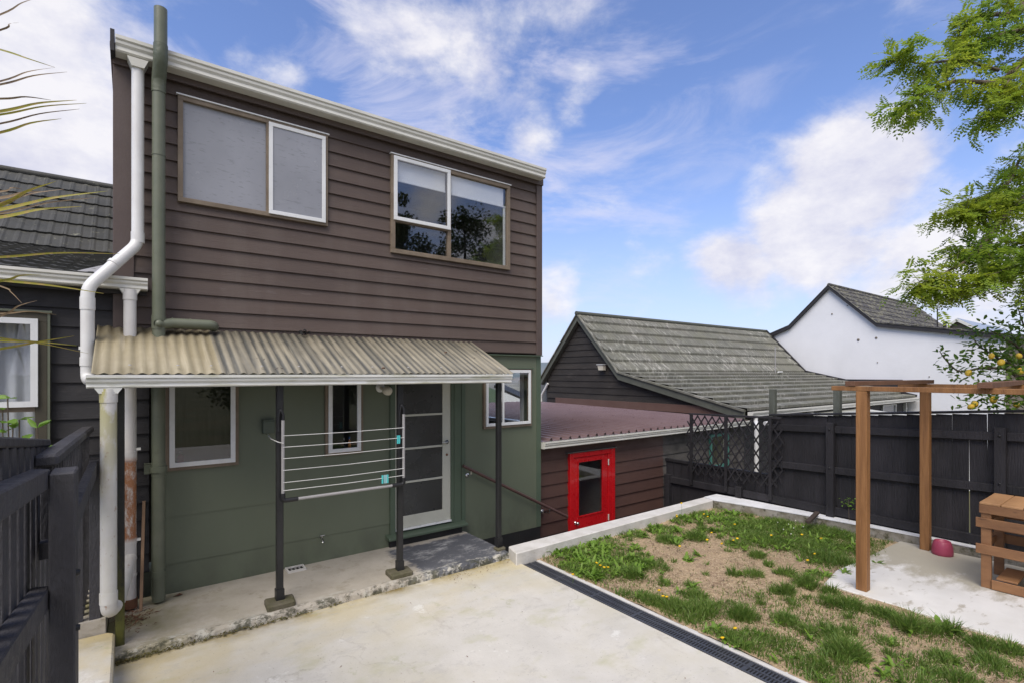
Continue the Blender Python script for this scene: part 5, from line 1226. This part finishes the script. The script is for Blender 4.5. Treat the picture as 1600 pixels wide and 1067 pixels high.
ok = (P0[:, 0] > 3.70) & (P0[:, 1] < 4.50) & (P0[:, 0] < 7.3+(4.5-P0[:, 1])*.17) & ~((P0[:, 0] > 5.50+.04*np.sin(P0[:, 1]*9)) & (P0[:, 1] < 2.22+.05*np.sin(P0[:, 0]*7))) & (P0[:, 1] > -3.5) & (P0[:, 0] < 7.62)
P0, H0, L0 = P0[ok], H0[ok], L0[ok]; n = len(P0)
a = nr.rand(n)*6.28; wd = nr.uniform(.0022, .0045, n); side = np.stack([np.cos(a), np.sin(a), 0*a], 1)*wd[:, None]
base = np.concatenate([P0, np.full((n, 1), .008)], 1); lean = (np.concatenate([L0, np.zeros((n, 1))], 1)+np.concatenate([nr.randn(n, 2)*.38, np.zeros((n, 1))], 1))*H0[:, None]
up = np.zeros((n, 3)); up[:, 2] = H0
midp = base+up*.6+lean*.35; tip = base+up*.95+lean
V = np.stack([base-side, base+side, midp+side*.8, midp-side*.8, tip], 1).reshape(-1, 3); i0 = np.arange(n)[:, None]*5
F = np.concatenate([i0+np.array([[0, 1, 2]]), i0+np.array([[0, 2, 3]]), i0+np.array([[3, 2, 4]])]).reshape(-1, 3)
npmesh('grass', V, F, 'grass', kind='stuff')
# straw litter
n = 34000; px_ = nr.uniform(3.72, 7.6, n); py_ = nr.uniform(-3, 4.45, n); ok = ~((px_ > 5.5) & (py_ < 2.2)) & (px_ < 7.3+(4.5-py_)*.15); px_, py_ = px_[ok], py_[ok]; n = len(px_)
a = nr.rand(n)*6.28; ln = nr.uniform(.012, .045, n); c = np.stack([px_, py_, nr.uniform(.016, .034, n)], 1); d = np.stack([np.cos(a)*ln, np.sin(a)*ln, nr.uniform(-.15, .25, n)*ln], 1); q = np.stack([-np.sin(a), np.cos(a), 0*a], 1)*.0013
V = np.stack([c-d-q, c-d+q, c+d+q, c+d-q], 1).reshape(-1, 3); F = np.arange(n*4).reshape(-1, 4); h_ = n*2//3; npmesh('dry_straw', V[:h_*4], F[:h_], 'straw', kind='stuff'); npmesh('dead_thatch', V[h_*4:], F[:n-h_], 'thatch', kind='stuff')
# little clods and debris
mb = MB()
for i in range(520):
    x = rnd.uniform(3.75, 7.3); y = rnd.uniform(-1, 4.4)
    if x > 5.5 and y < 2.2: continue
    s = rnd.uniform(.005, .018); c = Vector((x, y, .018)); q = [c+Vector((rnd.uniform(-s, s)+a*s, rnd.uniform(-s, s)*.3+b_*s, rnd.uniform(-.2, .8)*s)) for a, b_ in ((1, 0), (0, 1), (-1, 0), (0, -1))]+[c+Vector((0, 0, s*.9))]
    mb.add(q, [(0, 1, 4), (1, 2, 4), (2, 3, 4), (3, 0, 4)])
mb.build('soil_clods', 'clod', kind='stuff')
# broad leaved weeds: rosettes
def leaf_blade(mb, o, d, ln, w, droop=.5, up=.6, seg=4):
    """curved leaf: o origin, d horizontal direction (unit 2d), builds a small strip with a midrib fold"""
    pts = []; s = Vector((-d[1], d[0], 0))
    for i in range(seg+1):
        t = i/seg; p = o+Vector((d[0], d[1], 0))*ln*t*(1-.15*t)+Vector((0, 0, 1))*ln*(up*t-droop*t*t)
        ww = w*math.sin(math.pi*min(.96, .12+t*.86))**.8*(1+.25*(i % 2)); pts.append((p-s*ww+Vector((0, 0, ww*.3)), p, p+s*ww+Vector((0, 0, ww*.3))))
    V = [q for t in pts for q in t]; F = []
    for i in range(seg): a = i*3; F += [(a, a+1, a+4, a+3), (a+1, a+2, a+5, a+4)]
    mb.add(V, F, True)
mb = MB()
ws = [(1075, 875, 1.1, 22), (1092, 868, .9, 14), (1140, 1000, 1, 18), (1120, 985, 1, 18), (1160, 1010, .9, 16), (1420, 985, 1.2, 10), (1470, 985, 1.5, 12), (1395, 1040, 1, 14), (1380, 1055, 1, 14), (1268, 1000, .8, 10), (1290, 990, .7, 10),
      (1075, 815, 1, 12), (1062, 818, .8, 10), (935, 905, .9, 12), (1000, 935, .7, 8), (1270, 895, .9, 12), (1290, 900, .9, 12), (1320, 895, .9, 12), (1370, 880, .8, 10), (1230, 918, .6, 8), (1235, 935, .6, 8), (1385, 960, 1, 9), (1580, 1015, 1, 9)]
ctr = [(onZ(x, y, .02), s, k) for x, y, s, k in ws]
for _ in range(330):
    x = nr.uniform(3.75, 7.4); y = nr.uniform(3.5, 4.5) if nr.rand() < .62 else nr.uniform(2.6, 4.5)
    if x > 6.9 and y > 4.4: continue
    if nr.rand() < .35: x = nr.uniform(3.74, 4.6); y = nr.uniform(3.55, 4.5)
    den = max(d*math.exp(-((x-cx)**2+(y-cy)**2)/(2*(r*.8)**2)) for cx, cy, r, d, h in tuf)
    if den > .30: ctr.append((Vector((x, y, .02)), nr.uniform(.5, 1.15), int(nr.randint(7, 13))))
for _ in range(260):
    x = nr.uniform(5.2, 7.5); y = nr.uniform(2.4, 4.4)
    den = max(d*math.exp(-((x-cx)**2+(y-cy)**2)/(2*(r*.8)**2)) for cx, cy, r, d, h in tuf)
    if den > .4 and x < 7.25+(4.5-y)*.12: ctr.append((Vector((x, y, .02)), nr.uniform(.45, .9), int(nr.randint(7, 13))))
for _ in range(140):
    x = nr.uniform(3.74, 5.4); y = nr.uniform(-1, 2.6)
    den = max(d*math.exp(-((x-cx)**2+(y-cy)**2)/(2*(r*.8)**2)) for cx, cy, r, d, h in tuf)
    if den > .45: ctr.append((Vector((x, y, .02)), nr.uniform(.5, .9), int(nr.randint(6, 11))))
for c, s, k in ctr:
    for j in range(k):
        a = nr.rand()*6.28; leaf_blade(mb, c+Vector((nr.randn()*.012, nr.randn()*.012, 0)), (math.cos(a), math.sin(a)), s*nr.uniform(.06, .11), s*nr.uniform(.008, .015), nr.uniform(.2, .8), nr.uniform(.4, 1.2))
mb.build('weeds', 'weed', kind='stuff')
# dandelions and clover heads
fl_px = [(1065, 785), (1043, 800), (1058, 806), (932, 878), (938, 882), (944, 885), (950, 885), (895, 896), (1030, 921), (1042, 931), (1036, 930), (1149, 980), (1129, 995), (1100, 802), (1106, 806), (1148, 818), (1152, 840), (1146, 843), (1112, 831), (1062, 852), (1205, 835), (1253, 834), (1283, 840), (1262, 874), (1273, 864), (1290, 808), (1105, 842), (1128, 848)]
dm = None
for i, (x, y) in enumerate(fl_px):
    h = rnd.uniform(.06, .10) if i else .24
    r_ = ray(x, y); c = onZ(x, y, h+.01)
    if c.y > 4.47: c = Vector((c.x, 4.46, c.z))
    if i == 0:
        mbf = MB().lathe((0, 0, 0), [(0, -.004), (.008, 0), (.017, .008), (.012, .013), (0, .014)], 10)
        dm = mbf.mesh('dandelion_head', M['yellow']); sm = MB().tube([(0, 0, 0), (.004, 0, -.5), (0, 0, -1)], .0016, 5).mesh('dandelion_stem', M['weed'])
    reg = lambda q: 'near the front kerb' if q[0] < 1000 and q[1] < 900 else 'beside the drain grate' if q[1] > 900 else 'in the far corner of the two kerbs' if q[0] < 1175 else 'by the fence side kerb'
    same = sorted(q for q in fl_px[1:] if reg(q) == reg((x, y))); od = ['leftmost', 'second from left', 'third from left', 'fourth from left', 'fifth from left', 'sixth from left', 'seventh from left', 'eighth from left', 'ninth from left', 'tenth from left', 'eleventh from left', 'twelfth from left', 'thirteenth from left', 'fourteenth from left']
    where = 'tallest yellow dandelion standing at the far kerb above the lawn' if i == 0 else 'yellow dandelion %s, %s of those there' % (reg((x, y)), od[same.index((x, y))])
    t = thing('dandelion', (c.x, c.y, .0), where, 'flower', 'yellow dandelions in the lawn')
    hd = inst('flower_head', dm, t, (c.x, c.y, h)); hd.rotation_euler = (rnd.uniform(-.5, .2), rnd.uniform(-.4, .4), 0); st_ = inst('stem', sm, t, (c.x, c.y, h)); st_.scale = (1, 1, h)
mb = MB()
for x, y in ((1232, 818), (1240, 824), (1215, 815), (1224, 826), (1243, 812), (1280, 812), (1236, 833), (1255, 822)):
    c = onZ(x, y, .07); mb.lathe((c.x, c.y, .065), [(0, -.006), (.008, 0), (.006, .008), (0, .01)], 8)
mb.build('clover_heads', 'whitefl', kind='stuff')

# --- leaf crowns -----------------------------------------------------------
def compound(V, F, o, d, n, ln, lw, rg):
    """pinnate leaf: o base, d unit direction"""
    up = Vector((rg.gauss(0, .3), rg.gauss(0, .3), 1)).normalized()
    s = d.cross(up)
    if s.length < .1: s = Vector((1, 0, 0))
    s.normalize(); u = s.cross(d).normalized(); L_ = ln
    for i in range(n):
        t = (i+1)/(n+.5); p = o+d*L_*t+Vector((0, 0, -1))*L_*.22*t*t
        for sg in (-1, 1):
            a = (s*sg*.92+d*.35+u*rg.uniform(-.35, .15)).normalized(); l2 = lw*(1.25-.5*abs(t-.5))*rg.uniform(.85, 1.1)
            w = (d*.93-s*sg*.3).normalized()*l2*.24; b = len(V)
            V += [p, p+a*l2*.45+w, p+a*l2, p+a*l2*.5-w]; F.append((b, b+1, b+2, b+3))
    p = o+d*L_+Vector((0, 0, -1))*L_*.22; b = len(V); V += [p, p+d*lw*.5+s*lw*.22, p+d*lw, p+d*lw*.5-s*lw*.22]; F.append((b, b+1, b+2, b+3))
def polyl(pts, seg=6):
    """catmull rom through points"""
    pts = [Vector(p) for p in pts]; out = []
    q = [pts[0]*2-pts[1]]+pts+[pts[-1]*2-pts[-2]]
    for i in range(1, len(q)-2):
        for k in range(seg):
            t = k/seg; a, b, c, d = q[i-1:i+3]
            out.append(.5*((2*b)+(c-a)*t+(2*a-5*b+4*c-d)*t*t+(3*b-a-3*c+d)*t**3))
    out.append(pts[-1]); return out
rg = random.Random(11)
rt = thing('robinia_tree', (9.9, -.6, -1.4), 'pinnate leaved tree with bright green sprays hanging in from the right edge', 'tree')
trunk = polyl([(9.9, -.6, -1.4), (9.85, -.65, 1.0), (9.7, -.5, 3.0), (9.6, -.5, 5.0), (9.5, -.6, 7.2)], 5)
MB().tube(trunk, [.17-.15*i/len(trunk) for i in range(len(trunk))], 10).build('trunk', 'bark', rt)
limbs = []
def limb(pts, r0, r1, name='branch'):
    p = polyl(pts, 6); n = len(p); MB().tube(p, [r0+(r1-r0)*i/(n-1) for i in range(n)], 7, caps=False).build(name, 'bark', rt); limbs.append(p)
limb([(9.65, -.5, 3.2), P(1660, 60, 6.2), P(1600, 48, 6.0), P(1540, 62, 5.9), P(1500, 75, 5.8)], .055, .008)
limb([(9.65, -.5, 3.6), P(1640, 10, 6.4), P(1590, 22, 6.2), P(1530, 25, 6.0), P(1500, 45, 5.9)], .05, .008)
limb([(9.65, -.5, 3.0), P(1640, 120, 6.2), P(1560, 130, 5.8), P(1490, 128, 5.6), P(1440, 148, 5.5), P(1408, 172, 5.4)], .045, .005)
limb([P(1560, 110, 5.9), P(1500, 95, 5.7), P(1440, 100, 5.6), P(1400, 90, 5.55)], .02, .004)
limb([P(1600, 90, 6.0), P(1560, 150, 5.7), P(1530, 185, 5.6)], .015, .004)
limb([P(1640, 60, 5.6), P(1600, 130, 5.5), P(1585, 165, 5.45)], .015, .004)
limb([(9.7, -.5, 2.6), P(1680, 280, 6.2), P(1600, 310, 5.9), P(1560, 350, 5.7), P(1520, 400, 5.6), P(1470, 430, 5.5), P(1436, 440, 5.45)], .045, .005)
limb([(9.7, -.5, 2.4), P(1690, 380, 6.1), P(1610, 400, 5.9), P(1550, 430, 5.8), P(1500, 455, 5.7), P(1455, 452, 5.6)], .045, .005)
limb([P(1660, 240, 6.2), P(1600, 245, 6.0), P(1580, 280, 5.9), P(1540, 325, 5.8), P(1490, 330, 5.7)], .02, .004)
limb([P(1600, 330, 6.0), P(1560, 310, 5.9), P(1530, 310, 5.85), P(1500, 335, 5.8)], .02, .004)
limb([P(1680, 350, 5.9), P(1620, 370, 5.8), P(1560, 390, 5.75), P(1500, 385, 5.7)], .02, .004)
limb([P(1700, 400, 6.2), P(1640, 430, 6.1), P(1610, 450, 6.0)], .02, .004)
limb([P(1690, 390, 5.5), P(1640, 410, 5.4), P(1590, 415, 5.3), P(1550, 430, 5.3)], .02, .004)
nvis = len(limbs)
for i in range(16):     # rest of the crown, outside the frame
    a = rg.uniform(0, 6.28); z = rg.uniform(2.6, 7); c = Vector((9.65, -.55, z)); 
    if i < 3: a = rg.uniform(-1.2, .4)
    d = Vector((math.cos(a), math.sin(a)*1.1, rg.uniform(.0, .6)))
    e = c+d*rg.uniform(1.2, 2.2)
    if (Vector((e.x, e.y, 0)).dot(Vector((RT[0], RT[1], 0)))) < 1.03*(e.x*FW[0]+e.y*FW[1]) and e.y > -1: continue
    limb([c, c+d*.8+Vector((0, 0, .2)), e], .05, .006)
V = []; F = []
mbt = MB()
for li, p in enumerate(limbs):
    vis = li < nvis
    n = len(p); start = int(n*.25) if vis else int(n*.3)
    for i in range(start, n):
        for rep in range(4 if vis else 8):
            d0 = (p[min(i+1, n-1)]-p[max(i-1, 0)]).normalized()
            dv2 = (d0*rg.uniform(.2, 1)+Vector((rg.gauss(0, .55), rg.gauss(0, .55), rg.gauss(-.1, .40)))).normalized()
            ln = rg.uniform(.10, .34) if vis else rg.uniform(.25, .6); o = p[i]
            if rg.random() < .5: mbt.tube([o, o+dv2*ln*.5+Vector((0, 0, .01)), o+dv2*ln], [.0035, .0025, .0015], 4, caps=False)
            for j in range(4 if vis else 5):
                oo = o+dv2*ln*(j+1)/(4 if vis else 5)
                dd = (dv2*.5+Vector((rg.gauss(0, .6), rg.gauss(0, .6), rg.gauss(-.15, .35)))).normalized()
                compound(V, F, oo, dd, rg.randint(4, 7), rg.uniform(.10, .17), rg.uniform(.034, .050) if vis else .05, rg)
mbt.build('twigs', 'bark', rt, kind='stuff')
npmesh('leaf_crown', [tuple(v) for v in V], F, 'robinia', rt, kind='stuff')

# lemon tree
lm = thing('lemon_tree', (8.9, 1.15, -1.4), 'lemon tree with ripe yellow fruit leaning over the black fence at the right edge', 'tree')
MB().tube([(8.95, .95, -1.4), (8.92, 1.0, .2), (8.85, 1.05, 1.2)], [.07, .05, .035], 8).build('trunk', 'bark', lm)
lmb = []; 
def llimb(pts, r0, r1):
    p = polyl(pts, 5); n = len(p); MB().tube(p, [r0+(r1-r0)*i/(n-1) for i in range(n)], 6, caps=False).build('branch', 'bark', lm); lmb.append(p)
c0 = (8.86, 1.05, 1.1)
for tg in ([P(1590, 590, 6.3), P(1540, 575, 6.2), P(1500, 580, 6.1), P(1478, 562, 6.1), P(1468, 548, 6.1)], [P(1600, 590, 6.4), P(1560, 560, 6.3), P(1530, 540, 6.3), P(1518, 525, 6.3)], [P(1600, 560, 6.3), P(1570, 530, 6.2), P(1545, 515, 6.2)],
           [P(1620, 560, 6.3), P(1600, 510, 6.3), P(1590, 480, 6.3)], [P(1600, 610, 6.2), P(1560, 605, 6.1), P(1530, 612, 6.1), P(1505, 618, 6.1)], [P(1600, 600, 6.5), P(1580, 570, 6.5), P(1560, 545, 6.5)], [P(1640, 540, 6.4), P(1660, 470, 6.4)], [P(1680, 580, 6.4), P(1740, 540, 6.4)], [P(1600, 620, 6.0), P(1570, 625, 6.0), P(1550, 622, 6.0)],
           [P(1620, 580, 6.6), P(1590, 545, 6.6), P(1575, 505, 6.6)], [P(1640, 600, 6.1), P(1610, 585, 6.0), P(1580, 590, 5.95)]):
    llimb([c0]+tg, .022, .004)
V = []; F = []
def oval(V, F, o, d, ln, w, rg):
    up = Vector((rg.gauss(0, .5), rg.gauss(0, .5), 1)).normalized(); s = d.cross(up); s.normalize(); u = s.cross(d); b = len(V)
    V += [o, o+d*ln*.3+s*w+u*w*.35, o+d*ln*.75+s*w*.7+u*w*.2, o+d*ln, o+d*ln*.75-s*w*.7+u*w*.2, o+d*ln*.3-s*w+u*w*.35, o+d*ln*.5]
    F.extend([(b, b+6, b+2, b+1), (b+6, b+3, b+2, b+2), (b, b+5, b+4, b+6), (b+6, b+4, b+3, b+3)])
F3 = []
for li, p in enumerate(lmb):
    n = len(p)
    for i in range(int(n*.3), n):
        near_tip = (li == 0 and i > n*.66)
        for rep in range(3 if near_tip else 13):
            sp = .03 if near_tip else .085
            o = p[i]+Vector((rg.gauss(0, sp), rg.gauss(0, sp), rg.gauss(0, sp)))
            d = Vector((rg.gauss(0, 1), rg.gauss(0, 1), rg.gauss(.1, .7))).normalized(); oval(V, F3, o, d, rg.uniform(.05, .085), rg.uniform(.013, .021), rg)
tri = []
for f in F3: tri.append((f[0], f[1], f[2])); 
for f in F3:
    if f[2] != f[3]: tri.append((f[0], f[2], f[3]))
npmesh('leaf_crown', [tuple(v) for v in V], tri, 'lemonleaf', lm, kind='stuff')
lms = MB().lathe((0, 0, 0), [(0, -.043), (.010, -.040), (.024, -.028), (.033, -.008), (.033, .010), (.025, .028), (.012, .036), (.006, .041), (0, .043)], 12).mesh('lemon', M['lemon'])
for x, y in ((1513, 582), (1564, 566), (1592, 556), (1594, 580), (1517, 635), (1523, 631), (1549, 556), (1588, 632), (1552, 624), (1596, 600)):
    o = inst('lemon', lms, lm, P(x, y, 6.0 if x not in (1523,) else 6.05), (rg.uniform(-.8, .8), rg.uniform(-.8, .8), rg.uniform(0, 3)))
    k = rg.uniform(.85, 1.1); o.scale = (k, k, k)

# cordyline at the left edge
cy = thing('cabbage_tree', (-1.5, 3.4, 0), 'strap leaved cabbage tree whose long yellow green leaves reach in at the left edge', 'tree')
HEADS = [P(-300, 150, 2.35), P(-230, 350, 2.3), P(-220, 480, 2.4)]
bt = Vector((HEADS[0].x-.05, HEADS[0].y-.15, 0.1))
MB().tube(polyl([bt, bt+Vector((0, 0, 1.2)), HEADS[2]], 5), .055, 10).build('trunk', 'bark_dk', cy)
MB().tube(polyl([HEADS[2], (HEADS[1]+HEADS[2])/2, HEADS[1]], 4), .045, 10).build('branch', 'bark_dk', cy); MB().tube(polyl([HEADS[2], (HEADS[0]+HEADS[2])/2+Vector((-.05, 0, 0)), HEADS[0]], 4), .045, 10).build('branch', 'bark_dk', cy)
def strap(pts, w, m='strap'):
    p = polyl(pts, 5); n = len(p); V = []
    view = Vector((FW[0], FW[1], .2)).normalized(); roll = rg.uniform(-.6, .6)
    for i, q in enumerate(p):
        t = i/(n-1); d = (p[min(i+1, n-1)]-p[max(i-1, 0)]).normalized(); s = d.cross(view).normalized(); s = (s*math.cos(roll)+view*math.sin(roll))
        ww = w*min(1, .35+t*2.2)*(1-max(0, (t-.55)/.45))**.85+.0006; fold = view*ww*.35
        V += [q-s*ww-fold, q, q+s*ww-fold]
    F = []
    for i in range(n-1): a = i*3; F += [(a, a+1, a+4, a+3), (a+1, a+2, a+5, a+4)]
    MB().add(V, F, True).build('leaf', m, cy)
def lf_(h, y0, x1, y1, w=.010, m='strap', t=2.3, bow=-8):
    a = HEADS[h]; k = (y1-y0)/max(40, x1); k = max(-.5, min(.4, k)); tt = t+rg.uniform(0, .1)
    strap([a, P(-130, y0-k*105, t), P(0, y0, t), P(x1*.5, (y0+y1)/2+bow*.5, t), P(x1, y1, tt)], w*.62, m)
for q in ((0, 24, 70, -6, .006, 'strap_dry'), (0, 48, 30, 36, .005, 'strap_dry'), (0, 78, 86, 106, .007, 'strap', 2.3, 0), (0, 128, 86, 106, .006, 'strap_dry'), (0, 133, 105, 113, .006, 'strap_dry'), (0, 155, 80, 157, .006, 'strap_dry', 2.3, -8),
          (0, 175, 120, 157, .010), (0, 180, 135, 162, .006), (0, 194, 124, 171, .005, 'strap_dry'), (0, 208, 96, 186, .008),
          (1, 322, 87, 284, .012), (1, 328, 168, 299, .014), (1, 340, 128, 323, .014), (1, 310, 75, 300, .010, 'strap_dry'), (1, 318, 100, 296, .008, 'strap_dry'), (1, 300, 35, 296, .006, 'strap_dry'), (1, 334, 150, 309, .007, 'strap_dry'),
          (2, 402, 187, 397, .007, 'strap'), (2, 440, 64, 430, .008), (2, 438, 162, 459, .008, 'strap', 2.3, -4), (2, 495, 58, 470, .006, 'strap_dry'), (2, 490, 88, 492, .005, 'strap_dry'), (2, 532, 120, 540, .007, 'strap', 2.3, -4), (2, 545, 116, 525, .009, 'strap', 2.3, -1), (2, 528, 138, 552, .006, 'strap', 2.3, -5), (2, 447, 34, 474, .004, 'strap_dry')): lf_(*q)
for h in range(3):
    for i in range(26):
        a = rg.uniform(0, 6.28); d = Vector((math.cos(a), math.sin(a), rg.uniform(-.5, 1.0))).normalized(); ln = rg.uniform(.5, .8)
        e = HEADS[h]+d*ln; 
        sx = (e.x*RT[0]+e.y*RT[1])/max(.2, (e.x*FW[0]+e.y*FW[1]))
        if sx > -1.06: continue
        strap([HEADS[h], HEADS[h]+d*ln*.5+Vector((0, 0, .05)), e-Vector((0, 0, .1))], rg.uniform(.009, .014))
# small leafy shrub behind the left fence
sh = thing('leafy_shrub', (-.75, 4.1, .1), 'small shrub with bright green leaves peeping over the left picket fence', 'shrub')
mb = MB(); V = []; F3 = []
for (x, y, hh) in ((12, 622, 1), (4, 640, 1), (30, 655, 1), (58, 668, 1), (20, 668, 1)):
    e = P(x, y, 3.3); b = Vector((e.x+rg.uniform(-.1, .02), e.y+.05, .1)); p = polyl([b, b*.5+e*.5+Vector((.03, 0, 0)), e], 6)
    mb.tube(p, .004, 5, caps=False)
    for i in range(int(len(p)*.35), len(p)):
        for r in range(3):
            d = Vector((rg.gauss(0, 1), rg.gauss(0, 1), rg.gauss(.3, .4))).normalized(); oval(V, F3, p[i], d, rg.uniform(.05, .10), rg.uniform(.016, .026), rg)
mb.build('stems', 'bark', sh, kind='stuff')
tri = [(f[0], f[1], f[2]) for f in F3]+[(f[0], f[2], f[3]) for f in F3 if f[2] != f[3]]
npmesh('leaf_crown', [tuple(v) for v in V], tri, 'shrubleaf', sh, kind='stuff')
sp = thing('fence_seedling', (7.74, 2.88, .1), 'small green seedling growing against the foot of the black fence', 'plant')
V = []; F3 = []
for i in range(40):
    o = Vector((7.73+rg.gauss(0, .02), 2.80+rg.gauss(0, .05), .35+rg.uniform(-.05, .10))); d = Vector((rg.gauss(-.5, .6), rg.gauss(0, 1), rg.gauss(.2, .5))).normalized(); oval(V, F3, o, d, .032, .010, rg)
npmesh('leaves', [tuple(v) for v in V], [(f[0], f[1], f[2]) for f in F3]+[(f[0], f[2], f[3]) for f in F3 if f[2] != f[3]], 'shrubleaf', sp, kind='stuff')
MB().tube([(7.73, 2.8, .13), (7.735, 2.81, .42)], .003, 5).build('stem', 'bark', sp)

# trees behind the camera: seen in the window reflections
def bigtree(name, x, y, h, r, seed, conifer, label):
    g_ = random.Random(seed); t = thing(name, (x, y, -.1), label, 'tree', 'trees behind the photographer, seen in the upstairs window')
    MB().tube([(x, y, -.1), (x+.1, y, h*.5), (x, y, h*.93)], [.2, .12, .02], 8).build('trunk', 'bark_dk', t)
    V = []; F = []
    lobes = []
    for i in range(46):
        z = h*g_.uniform(.15, 1); q = (1-z/h) if conifer else math.sqrt(max(0, 1-((z/h-.55)/.47)**2))
        a = g_.uniform(0, 6.28); rr = r*q*g_.uniform(.3, 1); lobes.append((x+rr*math.cos(a), y+rr*math.sin(a), z, g_.uniform(.25, .6)*(.7 if conifer else 1)))
    for (lx, ly, lz_, lr) in lobes:
        for i in range(150):
            d = Vector((g_.gauss(0, 1), g_.gauss(0, 1), g_.gauss(0, 1))).normalized()*lr*g_.uniform(.5, 1.15); o = Vector((lx, ly, lz_))+d*Vector((1, 1, .75)).length/1.6
            a = Vector((g_.gauss(0, 1), g_.gauss(0, 1), g_.gauss(0, .6))).normalized()*g_.uniform(.05, .10); b_ = a.cross(Vector((g_.gauss(0, 1), g_.gauss(0, 1), 1))).normalized()*.04
            n = len(V); V += [o-a, o+b_, o+a, o-b_]; F.append((n, n+1, n+2, n+3))
    npmesh('leaf_crown', [tuple(v) for v in V], F, 'darkleaf', t, kind='stuff')
for a in (('conifer', 8.4, -7, 8.8, 1.7, 1, True, 'dark conifer standing behind the photographer, reflected left of the tall bushy tree'), ('bushy_tree', 6.4, -8.5, 7.4, 1.9, 2, False, 'low dark bushy tree behind the photographer, leftmost reflection'),
          ('bushy_tree', 9.9, -7.6, 7.6, 1.5, 3, False, 'mid height bushy tree behind the photographer beside the conifer'), ('bushy_tree', 11.2, -7, 9.0, 1.1, 4, False, 'tallest narrow bushy tree behind the photographer'),
          ('bushy_tree', 12.9, -7.3, 7.6, 1.2, 5, False, 'loose bushy tree behind the photographer, rightmost reflection'), ('bushy_tree', 3.6, -9.5, 6.8, 2.2, 6, False, 'broad dark tree behind the photographer, outside the window reflection')):
    bigtree(*a)

mb = MB()
for i in range(110):
    if i < 70: x = rnd.uniform(2.6, 3.45); y = 4.66-abs(rnd.gauss(0, .10))
    else: x = rnd.uniform(0, 3.4); y = rnd.uniform(1.2, 4.6)
    s = rnd.uniform(.004, .014); a = rnd.uniform(0, 6.28); d = Vector((math.cos(a), math.sin(a), 0))*s; q = Vector((-math.sin(a), math.cos(a), 0))*s*.3; c = Vector((x, y, .003+rnd.random()*.004))
    mb.add([c-d, c+q, c+d+Vector((0, 0, .003)), c-q], [(0, 1, 2, 3)])
mb.build('leaf_crumbs', 'rust', kind='stuff')
